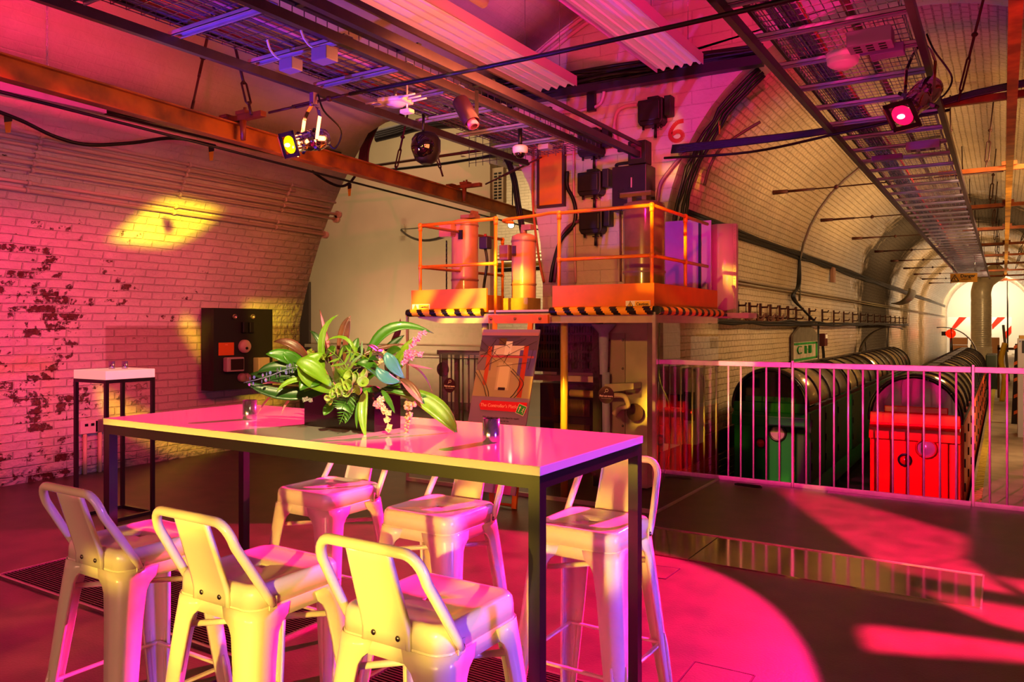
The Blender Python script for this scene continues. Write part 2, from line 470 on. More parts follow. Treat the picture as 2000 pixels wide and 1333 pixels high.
# conduit ribs, wall cables in the tunnel
def on_arch(y, ang, r=TR-.03): return Vector((TX-r*math.cos(ang), y, TZ+r*math.sin(ang)))
m_rust = mat('rusty brown steel', '4a2416', .55, metal=.3, noise=.5)
m_black = mat('black rubber', '0e0b0a', .45)
m_dkst = mat('dark steel', '3b3335', .35, metal=.8, noise=.3)
for k, yy in enumerate((15.15,)):
    pts = [(TX-TR+.05, yy, 1.9), (TX-TR+.05, yy, 2.3)] + [on_arch(yy, PI*j/20*.9) for j in range(1, 12)]
    single('arch_conduit', MB().tube(pts, .022), mat('grey conduit', '6d6450', .4, metal=.4), 'thin conduit curving up the white brick tunnel arch', 'conduit')
WX = TX-TR+.04
def wob(y, z, n=40, y1=9.2, y2=58, amp=.02, x=WX):
    return [(x+random.uniform(0, .015), y1+(y2-y1)*i/n, z+random.uniform(-amp, amp)) for i in range(n+1)]
mb = MB()
for k in range(4): mb.tube(wob(0, 2.70+.03*k, y1=8.97), .028, 6)
single('cable_bundle', mb, m_black, 'thick dark cable bundle running along the tunnel wall at springing height', 'cables')
mb = MB()
for k in range(2): mb.tube([(WX, 9, 2.09-.05*k), (WX, 58, 2.09-.05*k)], .018, 6)
single('wall_conduit', mb, mat('painted conduit', '8a7a5a', .45), 'pair of thin painted conduits on the tunnel wall below the cable bundle', 'conduit')
# hooks with looped cables
hooks_y = [9.9+.62*k for k in range(9)] + [16+1.3*k for k in range(14)]
for i, yy in enumerate(hooks_y):
    mb = MB().lim(WX, WX+.03, yy-.03, yy+.03, 1.45, 1.78); mb.tube([(WX, yy, 1.72), (WX+.12, yy, 1.72), (WX+.14, yy, 1.76)], .015, 6)
    mb.tube([(WX, yy, 1.56), (WX+.12, yy, 1.56), (WX+.14, yy, 1.6)], .015, 6)
    single('cable_hook', mb, m_rust, 'rusty cable hook bracket in the row along the tunnel wall', 'bracket', 'cable hooks along the tunnel wall')
    if i < 6:
        mb = MB()
        for q in range(4):
            mb.tube(sag((WX+.09, yy+.02, 1.62), (WX+.09, yy+.6, 1.62), .05+.03*q+random.uniform(0, .02)), .012, 5)
        single('looped_cable', mb, mat('brown cable', '5a2c17', .5), 'brown cables drooping between two hooks on the tunnel wall', 'cable', 'brown cable loops on the tunnel wall')
mb = MB()
for k in range(3): mb.tube(wob(0, 1.46+.02*k, 30, 9, 34, .025, WX+.08), .022, 6)
single('hook_cable', mb, m_black, 'black cables lying on the lower arms of the tunnel wall hooks', 'cable')
# cable dropping from the arch conduit
mb = MB()
for k in range(3):
    pts = catmull([(WX+.02, 15.1, 2.75), (WX+.03+.02*k, 14.9, 2.2), (WX+.04, 14.6-.1*k, 1.95), (WX+.05, 15.2, 1.75), (WX+.06, 16.4, 1.5)])
    mb.tube(pts, .022, 6)
single('drop_cable', mb, m_black, 'black cable dropping down the tunnel wall beneath the arch conduit', 'cable')
p = P(1623, 537, x=WX)
single('wall_sensor_box', MB().lim(WX, WX+.08, p.y-.12, p.y+.12, p.z-.17, p.z+.16, bev=.01), mat('dull pink box', '9a6f58', .5), 'small square box fixed high on the tunnel wall beneath the cable bundle', 'box')
# curved soot-stained hopper on the wall
p = P(1745, 575, x=WX)
mb = MB(); rows = []
for i in range(7):
    a = PI*.5*i/6
    rows.append([(WX+.05+.55*math.sin(a), p.y-1.2+2.4*j/4, p.z-.35+.5*(1-math.cos(a))) for j in range(5)])
mb.grid(rows)
single('curved_duct_panel', mb, mat('dull grey sheet', '8d7a5c', .4, metal=.5, noise=.3), 'curved grey sheet metal hood hanging on the sooty tunnel wall', 'hood', solid=.02)
# stained board with pointed top
pL = P(1545, 700, x=WX); pR = P(1593, 700, x=WX); zt = P(1567, 632, x=WX).z; zb = -.2; zm = P(1567, 668, x=WX).z
pts = [(WX, pL.y, zb), (WX, pR.y, zb), (WX, pR.y, zm+.12)]
yc = (pL.y+pR.y)/2; hw = (pR.y-pL.y)/2
for k in range(1, 8):
    a = k/8; pts.append((WX, pR.y-hw*a*1.0, zm+.12+(zt-zm-.12)*math.sin(a*PI/2)))
for k in range(8, 0, -1):
    a = k/8; pts.append((WX, pL.y+hw*a*1.0, zm+.12+(zt-zm-.12)*math.sin(a*PI/2)))
pts.append((WX, pL.y, zm+.12))
t = thing('arched_board', 'grey board with pointed top and green painted letters against the tunnel wall', 'board', (WX, yc, 0))
obj('panel', MB().prism(pts, (.04, 0, 0)), mat('grey board', '6a5f4a', .7, noise=.2), t)
obj('painted_lower_panel', MB().lim(WX+.04, WX+.05, pL.y, pR.y-.05, zb, zm), mat('pale paint', 'b6a587', .7, noise=.3), t)
mg = mat('green paint', '1f8a2f', .6, noise=.3)
mb = MB()
x0 = WX+.052; zc = (zm+P(1567, 697, x=WX).z)/2
def yy_(f): return pL.y+(pR.y-pL.y)*f
zz = [zc-.11, zc, zc+.11]
arcp = [(x0, yy_(.2)+.2*math.cos(a), zc+.07*math.sin(a)) for a in [math.radians(50+26*k) for k in range(11)]]
for i in range(len(arcp)-1): mb.bar(arcp[i], arcp[i+1], .01, .05, up=(1, 0, 0))
for ya in (.4, .56): mb.bar((x0, yy_(ya), zc-.08), (x0, yy_(ya), zc+.07), .01, .09, up=(1, 0, 0))
mb.bar((x0, yy_(.4), zc), (x0, yy_(.56), zc), .01, .03, up=(1, 0, 0))
mb.lim(x0-.005, x0+.005, yy_(.62), yy_(.7), zc-.08, zc+.07)
mb.lim(x0-.005, x0+.005, yy_(.0), yy_(.95), zm-.05, zm-.01); mb.lim(x0-.005, x0+.005, yy_(0), yy_(.95), zc-.2, zc-.16); mb.lim(x0-.005, x0+.005, yy_(.88), yy_(.95), zc-.2, zm-.01)
obj('green_painted_letters', mb, mg, t)
p = P(1602, 665, x=WX)
t = thing('switch_box', 'dark red switch box with white label on the wall beyond the pointed board', 'switch box', (WX, p.y, p.z))
obj('case', MB().lim(WX, WX+.12, p.y-.14, p.y+.14, p.z-.12, p.z+.14, bev=.01), mat('dark red case', '4d150e', .5), t)
obj('label_plate', MB().lim(WX+.12, WX+.125, p.y-.1, p.y+.1, p.z+.04, p.z+.12), mat('white label', 'e8e2d0', .5), t)
mb = MB()
for q in (-.06, .05): mb.tube(catmull([(WX+.05, p.y+q, p.z-.12), (WX+.06, p.y+q+.05, p.z-.4), (WX+.05, p.y+q, p.z-.9)]), .02, 6)
mb.tube([(WX+.03, p.y-.35, 1.5), (WX+.03, p.y-.4, -.3)], .02, 6)
obj('cable', mb, m_black, t)

# floor details
m_gr = mat('grille metal', '4d3a36', .35, metal=.7)
for nm, x0, x1, lb in (('floor_grille', -4.83, -2.75, 'long ribbed metal floor grille beneath the stools at the wall end of the table'), ('floor_grille', -2.16, -.9, 'ribbed metal floor grille in front of the table by the tunnel side stools')):
    t = thing(nm, lb, 'floor grille', ((x0+x1)/2, 2.47, 0))
    mb = MB(); k = 0; yy = 2.19
    while yy < 2.75: mb.lim(x0+.02, x1-.02, yy, yy+.008, .001, .011); yy += .0185
    for xx in [x0+.3*i for i in range(1, int((x1-x0)/.3)+1)]: mb.lim(xx, xx+.012, 2.18, 2.76, .001, .008)
    obj('slats', mb, m_gr, t)
    mb = MB().lim(x0, x1, 2.17, 2.185, 0, .014).lim(x0, x1, 2.755, 2.77, 0, .014).lim(x0, x0+.015, 2.17, 2.77, 0, .014).lim(x1-.015, x1, 2.17, 2.77, 0, .014)
    obj('frame', mb, mat('bright steel', 'b8a9a0', .25, metal=.9), t)
    obj('channel', MB().lim(x0+.015, x1-.015, 2.185, 2.755, .0002, .001), mat('channel black', '0c0806', .7), t)
t = thing('floor_plate', 'long polished metal floor plate with bright edge before the railing', 'floor plate', (-1.1, 4.85, 0))
obj('plate', MB().lim(-2.17, -1.62, 4.56, 5.155, 0, .008), mat('polished plate', '9a8466', .09, metal=.9, noise=.1), t)
obj('plate', MB().lim(-1.612, -.1, 4.56, 5.155, 0, .008), MATS['polished plate'], t)
obj('edge_strip', MB().lim(-2.17, -.1, 5.155, 5.165, 0, .014).lim(-.1, -.09, 4.56, 5.165, 0, .012), mat('bright steel', 'b8a9a0', .25, metal=.9), t, label='bright edge strip')
m_line = mat('floor joint', '180b08', .8)
def hatch(px, lab):
    cs = [P(x, y, z=0) for x, y in px]
    t = thing('floor_hatch', lab, 'floor box', tuple(sum(cs, Vector())/len(cs)))
    mb = MB()
    for i in range(len(cs)):
        a, b = cs[i], cs[(i+1) % len(cs)]
        mb.bar(a+Vector((0, 0, .0015)), b+Vector((0, 0, .0015)), .006, .003)
    obj('frame', mb, m_line, t)
    obj('lid', MB().prism([c*.96+sum(cs, Vector())/len(cs)*.04+Vector((0, 0, .0005)) for c in cs], (0, 0, .002)), m_floor, t)
hatch([(1357, 1294), (1474, 1321), (1440, 1375), (1315, 1345)], 'square floor box lid in the pink light near the bottom of the frame')
hatch([(1268, 1104), (1328, 1112), (1300, 1132), (1238, 1124)], 'small floor box lid in the pink light beside the rear stool')
p = P(1460, 952, z=0)
single('floor_pull_handle', MB().tube([(p.x-.12, p.y+.03, .01), (p.x-.1, p.y-.03, .02), (p.x+.08, p.y-.06, .02), (p.x+.12, p.y, .01), (p.x+.1, p.y+.04, .012), (p.x-.1, p.y+.05, .012)], .008, 6, closed=True), m_black, 'small black ring handle lying flat on the floor by the railing', 'handle')
a = P(1405, 940, z=0); b = P(1283, 1008, z=0)
# ------------------------------------------------------------------ stools
m_cream_metal = mat('cream lacquered steel', 'e6dcc8', .22, coat=.4, noise=.04, nscale=3)
m_bolt = mat('bolt steel', '8a8580', .25, metal=1)
def rrect(h, r, n=8, hy=None):
    hy = hy or h; out = []
    for cx, cy, a0 in ((h-r, hy-r, 0), (-(h-r), hy-r, 90), (-(h-r), -(hy-r), 180), (h-r, -(hy-r), 270)):
        for k in range(n+1):
            a = math.radians(a0+90*k/n); out.append((cx+r*math.cos(a), cy+r*math.sin(a)))
    return out
def make_stool(label):
    t = thing('bar_stool', label, 'stool', group='cream metal bar stools round the high table')
    mb = MB(); rings = []
    for h, z, r in ((.1585, .704, .045), (.1575, .735, .045), (.155, .750, .043), (.149, .758, .04), (.141, .7605, .038), (.133, .7585, .036), (.127, .756, .034)):
        rings.append([(x, y, z) for x, y in rrect(h, r)])
    nR = len(rings[0]); hole = []
    src = rings[-1]
    for x, y, z in src:
        a = math.atan2(y, x); c, s = math.cos(a), math.sin(a)
        L_, w_ = .045, .013
        # stadium slot
        q = w_/max(abs(s), 1e-6)
        if abs(q*c) <= L_-w_: hx, hy = q*c, q*s
        else:
            sx = math.copysign(L_-w_, c); bb = sx*c; cc = sx*sx-w_*w_; tt = bb+math.sqrt(max(bb*bb-cc, 0)); hx, hy = tt*c, tt*s
        hole.append((hx, hy))
    rings.append([(lerp(p[0], h[0], .5), lerp(p[1], h[1], .5), .7545) for p, h in zip(src, hole)])
    rings.append([(h[0]*1.06, h[1]*1.1, .754) for h in hole]); rings.append([(h[0], h[1], .751) for h in hole]); rings.append([(h[0], h[1], .742) for h in hole])
    for ring in rings: mb.v += [Vector(p) for p in ring]
    for i in range(len(rings)-1):
        for j in range(nR): mb.face([i*nR+j, i*nR+(j+1) % nR, (i+1)*nR+(j+1) % nR, (i+1)*nR+j], True)
    obj('seat', mb, m_cream_metal, t, local=True, solid=.002)
    mb = MB(); o = 0
    for h, z in ((.1575, .706), (.1595, .702), (.163, .668)):
        mb.v += [Vector((x, y, z)) for x, y in rrect(h, .045)]
    for i in range(2):
        for j in range(nR): mb.face([i*nR+j, i*nR+(j+1) % nR, (i+1)*nR+(j+1) % nR, (i+1)*nR+j], True)
    obj('apron', mb, m_cream_metal, t, local=True, solid=.002)
    for sx in (-1, 1):
        for sy in (-1, 1):
            mb = MB(); rows = []
            for z, cc, a, r in ((.700, .1625, .118, .045), (.672, .1655, .112, .043), (.655, .167, .092, .042), (.635, .169, .082, .04), (.56, .176, .074, .036), (.40, .191, .066, .032), (.22, .207, .054, .028), (.07, .221, .043, .024), (.012, .226, .040, .022)):
                row = [(cc-a, cc-.012), (cc-a, cc)]
                for k in range(7):
                    an = math.radians(90-90*k/6); row.append((cc-r+r*math.cos(an), cc-r+r*math.sin(an)))
                row += [(cc, cc-a), (cc-.012, cc-a)]
                rows.append([(x*sx, y*sy, z) for x, y in row])
            mb.grid(rows)
            lg = obj('leg', mb, m_cream_metal, t, local=True, solid=.002)
            mb = MB()
            cc = .186
            for face in (0, 1):
                pts = []
                for k in range(9):
                    z = .36-.30*k/8; c2 = .195+.028*(k/8); off = .034-.010*k/8
                    p = (c2+.0012, c2-off) if face else (c2-off, c2+.0012)
                    pts.append((p[0]*sx, p[1]*sy, z))
                mb.tube(pts, [.004]+[.0085-.0004*k for k in range(7)]+[.003], 8)
            obj('pressed_groove', mb, m_cream_metal, lg, local=True)
            mb = MB().box((.212*sx, .212*sy, .007), (.032, .032, .014), bev=.003)
            obj('rubber_foot', mb, m_black, lg, local=True)
    for sg in (-1, 1):
        mb = MB().tube([(-.156, -.156*sg, .612-.004*sg), (0, 0, .612-.004*sg), (.156, .156*sg, .612-.004*sg)], .0085, 10)
        for e in (-1, 1): mb.tube([(.135*e, .135*e*sg, .612-.004*sg), (.15*e, .15*e*sg, .609-.004*sg)], .0105, 8)
        obj('cross_brace', mb, m_cream_metal, t, local=True)
    zf = .315; cf = .178
    for a, b in (((-cf, -cf), (cf, -cf)), ((cf, -cf), (cf, cf)), ((cf, cf), (-cf, cf)), ((-cf, cf), (-cf, -cf))):
        mb = MB().bar((*a, zf), (*b, zf), .016, .009, bev=.003)
        obj('footrest', mb, m_cream_metal, t, local=True)
    pts = []
    side = [(.167, -.105, .708), (.1655, -.118, .732), (.160, -.160, .80), (.152, -.206, .875)]
    cor = []
    for k in range(7):
        a = math.radians(90*k/6); cor.append((.152-.045+.045*math.cos(a), -.206-.026*math.sin(a)*.8-.005, .885+.055*math.sin(a)))
    right = side+cor
    pts = [Vector(p) for p in right] + [Vector((-p[0], p[1], p[2])) for p in right[::-1]]
    mb = MB().tube(pts, [.009, .0115]+[.0125]*(len(pts)-4)+[.0115, .009], 12)
    for e in (-1, 1): mb.box((.1665*e, -.103, .712), (.004, .026, .034), bev=.0015)
    bk = obj('backrest', mb, m_cream_metal, t, local=True)
    for e in (-1, 1): obj('bolt', MB().sphere((.169*e, -.103, .711), .009, 10, 6, (.6, 1, 1)), m_bolt, t, local=True)
    for e in (-1, 1): obj('rivet', MB().sphere((.036*e, -.1665, .722), .007, 10, 6, (1, .5, 1)), m_bolt, t, local=True)
    # splat plate with folded edges
    rows = []
    for i in range(9):
        u = i/8; z = lerp(.700, .935, u); y = lerp(-.162, -.228, u**1.1) if u > .15 else lerp(-.162, -.164, u/.15)
        y = lerp(-.1635, -.228, max(0, (u-.15)/.85)) if u > .15 else -.1635
        w = lerp(.071, .062, u)
        rows.append([(-w, y+.010, z), (-w, y-.002, z), (-w+.008, y-.003, z), (-w+.014, y, z), (0, y, z), (w-.014, y, z), (w-.008, y-.003, z), (w, y-.002, z), (w, y+.010, z)])
    obj('back_plate', MB().grid(rows), m_cream_metal, t, local=True, solid=.002)
    return t
S0 = make_stool('cream metal bar stool nearest the brick wall, its back to the camera')
S0.location = (-2.325, 1.465, 0)
dup(S0, (-1.745, 1.46, 0), 0, 'middle one of the three cream bar stools on the camera side of the table')
dup(S0, (-1.18, 1.50, 0), 0, 'cream bar stool nearest the camera, its yellow-lit backrest beside the open table end')
dup(S0, (-2.375, 2.335, 0), PI, 'cream bar stool behind the high table, furthest from the railing')
dup(S0, (-1.76, 2.29, 0), PI, 'middle one of the three cream bar stools behind the high table')
dup(S0, (-1.19, 2.40, 0), PI, 'cream bar stool behind the table legs nearest the railing')

# ------------------------------------------------------------------ tables
m_blk = mat('black painted steel', '161011', .35, coat=.2, noise=.2)
m_white = mat('glossy white laminate', 'dcd4d0', .06, coat=.6)
t = thing('high_table', 'long high bar table with glossy white top on a black square tube frame', 'table', (-1.765, 1.83, 0))
X0, X1, Y0, Y1 = -2.655, -.893, 1.535, 2.135
obj('tabletop', MB().lim(X0, X1, Y0, Y1, 1.078, 1.10, bev=.0015), m_white, t)
obj('frame', MB().lim(X0+.003, X1-.003, Y0+.003, Y0+.03, 1.046, 1.078).lim(X0+.003, X1-.003, Y1-.03, Y1-.003, 1.046, 1.078).lim(X0+.003, X0+.03, Y0+.03, Y1-.03, 1.046, 1.078).lim(X1-.03, X1-.003, Y0+.03, Y1-.03, 1.046, 1.078), m_blk, t)
for x in (X0+.003, X1-.033):
    for y in (Y0+.003, Y1-.033): obj('leg', MB().lim(x, x+.03, y, y+.03, 0, 1.046), m_blk, t)
for x in (X0+.003, X1-.033): obj('base_rail', MB().lim(x, x+.03, Y0+.033, Y1-.033, 0, .03), m_blk, t)
t = thing('poseur_table', 'tall slim table with thick white top and black frame by the brick wall', 'table', (-5.633, 3.347, 0), .04)
h = .197
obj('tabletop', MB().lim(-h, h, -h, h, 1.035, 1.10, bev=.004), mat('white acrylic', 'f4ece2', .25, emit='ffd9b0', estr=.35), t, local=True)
obj('frame', MB().lim(-h, h, -h, -h+.025, 1.01, 1.035).lim(-h, h, h-.025, h, 1.01, 1.035).lim(-h, -h+.025, -h+.025, h-.025, 1.01, 1.035).lim(h-.025, h, -h+.025, h-.025, 1.01, 1.035), m_blk, t, local=True)
for x in (-h, h-.025):
    for y in (-h, h-.025): obj('leg', MB().lim(x, x+.025, y, y+.025, 0, 1.01), m_blk, t, local=True)
obj('base_rail', MB().lim(-h+.025, h-.025, h-.025, h, 0, .025).lim(-h, -h+.025, -h+.025, h-.025, 0, .025).lim(h-.025, h, -h+.025, h-.025, 0, .025), m_blk, t, local=True)

m_mirror = mat('mirrored glass', 'b0a4bc', .16, metal=.85)
def cup(x, y, z, lab, r=.024, h=.066, grp=None):
    t = thing('tealight_holder', lab, 'candle holder', (x, y, z), group=grp)
    obj('glass', MB().lathe([(.0005, .0008), (r*.96, .0008), (r, .003), (r, h), (r-.0025, h), (r-.003, .012), (.0005, .010)], n=32), m_mirror, t, local=True)
    obj('candle', MB().cyl((0, 0, .012), (0, 0, .022), r*.8), mat('wax', 'efe6d6', .4), t, local=True)
cup(-1.198, 1.79, 1.10, 'mirrored tealight holder on the high table near its open end')
cup(-2.20, 1.79, 1.10, 'mirrored tealight holder on the high table left of the flower box')
cup(-5.66, 3.34, 1.10, 'small mirrored tealight holder on the slim table, nearer the wall', .022, .058)
cup(-5.59, 3.40, 1.10, 'small mirrored tealight holder on the slim table, nearer the opening', .022, .058)

# ------------------------------------------------------------------ flower arrangement
m_leaf = mat('leaf green', '4a8a16', .35, noise=.35, nscale=18, coat=.2)
m_leafl = mat('lime leaf', '86bb22', .35, noise=.25, nscale=20, coat=.2)
m_leafd = mat('deep leaf', '2f5a1c', .3, noise=.3, nscale=20, coat=.2)
m_leafr = mat('bronze leaf', '7d4a2c', .35, noise=.4, nscale=20)
m_pinkl = mat('pink leaf', 'e07a80', .4, noise=.2)
m_teal = mat('blue green leaf', '5fae90', .3, noise=.2)
fl = thing('flower_arrangement', 'tropical green leaf and flower arrangement in a low dark box on the high table', 'plant', (-1.755, 1.825, 1.10))
bx = MB().lim(-1.905, -1.605, 1.765, 1.775, 1.10, 1.22).lim(-1.905, -1.605, 1.875, 1.885, 1.10, 1.22).lim(-1.905, -1.895, 1.775, 1.875, 1.10, 1.22).lim(-1.615, -1.605, 1.775, 1.875, 1.10, 1.22).lim(-1.895, -1.615, 1.775, 1.875, 1.10, 1.11)
obj('planter_box', bx, mat('dark smoked glass box', '1c1018', .12, coat=.6), fl)
obj('foam', MB().lim(-1.894, -1.616, 1.776, 1.874, 1.11, 1.205), mat('dark foam', '1d2a12', .9, noise=.4), fl)
DC = 2.43
def Q(px, py, d=0): return P(px, py, d=DC+d)
def leaf(p0, p1, p2, w, m, fold=.25, wpos=.45, name='leaf', n=12, wav=.0):
    p0, p1, p2 = Vector(p0), Vector(p1), Vector(p2); rows = []
    side0 = None
    for i in range(n+1):
        u = i/n; c = p0*(1-u)**2+p1*2*u*(1-u)+p2*u*u; d = ((p1-p0)*(1-u)+(p2-p1)*u).normalized()
        view = (Vector((0, 0, 1.42))-c).normalized()
        sd = d.cross(view*.75+Vector((.25, -.3, .6))).normalized()
        if side0 is not None and sd.dot(side0) < 0: sd = -sd
        side0 = sd; up = sd.cross(d).normalized()
        if wpos <= .5: ww = math.sin(PI*min(1, u**(math.log(.5)/math.log(wpos))))**.8
        else: ww = math.sin(PI*u**(math.log(.5)/math.log(wpos)))**.8
        ww = w*.5*max(ww, .06 if i < n else .01)
        f = fold*ww; wv = wav*math.sin(u*18)*ww
        rows.append([c-sd*ww+up*(f+wv), c-sd*ww*.5+up*f*.35, c, c+sd*ww*.5+up*f*.35, c+sd*ww+up*(f-wv)])
    return obj(name, MB().grid(rows), m, fl, solid=.0008)
for k in range(0): pass
LV = [  # base, control, tip (photo px, extra depth), width, material, widest position
 ((652, 735, 0), (640, 668, .03), (624, 604, .05), .014, m_leafr, .5), ((655, 735, 0), (636, 655, .02), (626, 612, .04), .010, m_pinkl, .6),
 ((634, 730, 0), (612, 640, 0), (661, 615, .0), .022, m_leafl, .35), ((662, 725, .03), (655, 640, .05), (685, 617, .06), .016, m_leafr, .6),
 ((672, 725, .03), (672, 665, .04), (684, 622, .04), .018, m_leafr, .6), ((715, 705, .02), (748, 605, .05), (848, 652, .08), .036, m_leaf, .42),
 ((738, 705, .05), (780, 668, .08), (782, 622, .1), .020, m_leafr, .6), ((640, 710, .04), (628, 660, .04), (605, 646, .05), .020, m_leafd, .5),
 ((612, 720, .03), (580, 660, .0), (534, 668, .0), .030, m_leafr, .55), ((600, 725, 0), (565, 690, -.03), (519, 692, -.05), .046, m_leaf, .55),
 ((608, 735, 0), (560, 690, -.03), (553, 690, -.03), .045, m_leaf, .4), ((640, 742, 0), (545, 700, -.04), (502, 729, -.06), .040, m_leafd, .5),
 ((640, 748, 0), (560, 735, -.05), (486, 731, -.05), .050, m_leafd, .5), ((645, 762, 0), (545, 785, -.05), (478, 745, -.06), .048, m_leafd, .45),
 ((615, 742, -.04), (562, 735, -.06), (540, 766, -.08), .018, m_leafl, .45), ((664, 768, -.03), (560, 722, -.08), (632, 690, -.03), .075, m_leafl, .42),
 ((640, 745, -.04), (600, 735, -.06), (586, 764, -.08), .050, m_leaf, .5), ((650, 758, -.05), (600, 700, -.07), (578, 712, -.07), .055, m_leafl, .5),
 ((702, 722, -.02), (690, 635, 0), (636, 667, 0), .012, m_leafl, .5), ((752, 768, -.05), (840, 760, -.02), (894, 849, -.08), .062, m_leafl, .62),
 ((742, 762, -.03), (800, 745, -.03), (830, 790, -.05), .030, m_leafd, .5), ((716, 762, -.08), (700, 800, -.12), (715, 858, -.14), .030, m_leafl, .42),
 ((710, 772, -.08), (693, 800, -.12), (697, 838, -.12), .014, m_leaf, .4), ((745, 762, -.08), (762, 785, -.1), (771, 808, -.12), .018, m_leaf, .35),
 ((790, 740, -.05), (755, 705, -.08), (756, 688, -.06), .040, m_teal, .5), ((782, 745, -.06), (745, 745, -.1), (736, 717, -.08), .038, m_teal, .5),
 ((745, 745, -.02), (722, 700, -.05), (696, 712, -.05), .036, m_leaf, .5), ((765, 720, .02), (782, 690, .03), (815, 655, .02), .026, m_leafl, .5),
 ((775, 730, .02), (785, 700, .02), (803, 682, .02), .030, m_leafl, .5), ((795, 712, 0), (825, 718, .02), (845, 721, .04), .008, m_pinkl, .3),
 ((795, 712, 0), (830, 720, .02), (844, 767, .04), .007, m_leafr, .3), ((780, 742, -.06), (800, 765, -.09), (827, 790, -.1), .012, m_pinkl, .6),
 ((780, 738, -.05), (805, 755, -.07), (825, 790, -.08), .030, m_leafr, .5), ((600, 755, 0), (560, 740, -.05), (512, 750, -.05), .012, m_pinkl, .6),
 ((540, 770, 0), (520, 775, 0), (502, 812, -.02), .006, m_pinkl, .5), ((590, 765, 0), (555, 780, -.03), (550, 812, -.05), .007, m_pinkl, .5),
 ((700, 700, 0), (730, 680, .02), (790, 672, .06), .018, m_leafr, .5), ((655, 780, -.07), (640, 800, -.1), (632, 812, -.11), .028, m_leaf, .5),
 ((690, 780, -.08), (684, 800, -.11), (674, 828, -.13), .026, m_leaf, .5), ((745, 758, -.05), (790, 772, -.07), (842, 775, -.03), .016, m_leaf, .5),
 ((640, 735, .03), (615, 705, .03), (585, 690, .05), .03, m_leaf, .5), ((725, 712, .05), (700, 690, .06), (665, 668, .08), .03, m_leafd, .5),
 ((745, 705, .05), (755, 680, .06), (790, 655, .08), .03, m_leafd, .5), ((690, 712, .05), (690, 680, .06), (700, 660, .08), .03, m_leaf, .5),
]
for b, c, e, w, m, wp in LV: leaf(Q(*b), Q(*c), Q(*e), w, m, wpos=wp)
random.seed(3)
for k in range(44):
    px = random.uniform(605, 780); py = random.uniform(698, 768)
    a = random.uniform(0, 2*PI); ln = random.uniform(28, 52)
    leaf(Q(px, py, .02), Q(px+.5*ln*math.cos(a), py+.4*ln*math.sin(a)-8, -.03), Q(px+ln*math.cos(a), py+.7*ln*math.sin(a), -.05), random.uniform(.016, .036), random.choice([m_leaf, m_leafl, m_leafd, m_leaf]), wpos=.5)
# fern fronds
def frond(pts, lw, m, n=14, name='fern_frond'):
    c = catmull([Q(*p) for p in pts], 6); mb = MB(); mb.tube(c, .0012, 5); N_ = len(c)
    for k in range(n):
        u = k/(n-1); i = min(int(u*(N_-2)), N_-2); p = c[i]; d = (c[i+1]-c[i]).normalized()
        sd = d.cross((Vector((0, 0, 1.42))-p).normalized()).normalized(); L_ = lw*math.sin(PI*(.12+.85*u))
        for s in (-1, 1):
            tip = p+(sd*s+d*.5)*L_; mid = (p+tip)/2
            q = d*L_*.13
            mb.add([p-q*.5, mid-q, tip, mid+q, p+q*.5], [(0, 1, 3, 4), (1, 2, 3)])
    obj(name, mb, m, fl, solid=.0006)
frond([(655, 745, -.08), (668, 735, -.11), (680, 712, -.12)], .034, m_leafl)
frond([(688, 768, -.1), (675, 800, -.13), (663, 829, -.14)], .026, m_leaf)
frond([(690, 765, -.09), (672, 790, -.13), (668, 800, -.14)], .036, m_leaf)
frond([(690, 740, -.06), (668, 705, -.09), (640, 682, -.09)], .040, m_leafl, 7, 'palm_frond')
frond([(740, 715, 0), (700, 690, -.05), (672, 690, -.06)], .040, m_leafl, 7, 'palm_frond')
# hydrangea-like green bells
random.seed(11)
mbell = mat('green bell flower', 'b7d85a', .4, noise=.2)
mb = MB()
for k in range(46):
    u = random.random(); c = Q(lerp(705, 640, u)+random.uniform(-16, 16)*(1-.55*u), lerp(742, 783, u)+random.uniform(-15, 13)*(1-.6*u), -.12+random.uniform(-.02, .02))
    r = lerp(.017, .008, u)
    dr = (Vector((random.uniform(-1, 1), -1, random.uniform(-.4, .8)))).normalized()
    mb.lathe([(r*.15, 0), (r*.7, r*.3), (r, r*.8), (r*1.1, r*1.0)], c, dr, 9)
obj('bell_flower_cluster', mb, mbell, fl, solid=.0008)
mb = MB()
for k in range(60):
    u = random.random(); c = Q(lerp(800, 793, u)+random.uniform(-11, 11)*(1-.8*u), lerp(785, 848, u)+random.uniform(-4, 4), -.08+random.uniform(-.01, .01))
    mb.sphere(c, random.uniform(.003, .006)*(1.2-.5*u), 6, 4)
obj('hanging_flower_tassel', mb, mat('cream amaranth', 'd9b183', .6, noise=.3), fl)
def blooms(pts, n, r, m, name, spread=5):
    mb = MB(); c = catmull([Q(*p) for p in pts], 6); mb.tube(c, .001, 5)
    for k in range(n):
        p = c[int(k/(n)*(len(c)-1))]+Vector((random.uniform(-1, 1), random.uniform(-1, 1), random.uniform(-1, 1)))*.0015*spread
        for q in range(4):
            a = q*PI/2+k; e = p+(RV*math.cos(a)+Vector((0, 0, 1))*math.sin(a))*r
            s = (RV*math.sin(a)-Vector((0, 0, 1))*math.cos(a))*r*.5; f = -FV*r*.4
            mb.add([p, (p+e)/2+s+f, e, (p+e)/2-s+f], [(0, 1, 2, 3)])
    obj(name, mb, m, fl, solid=.0005)
m_pf = mat('pink blossom', 'f0a3b8', .4, noise=.15); m_wf = mat('cream blossom', 'f0dcae', .4, noise=.15)
blooms([(795, 690, 0), (812, 665, 0), (832, 645, 0)], 14, .009, m_pf, 'orchid_spray')
blooms([(790, 705, 0), (805, 695, 0), (828, 688, 0)], 11, .010, m_pf, 'orchid_spray')
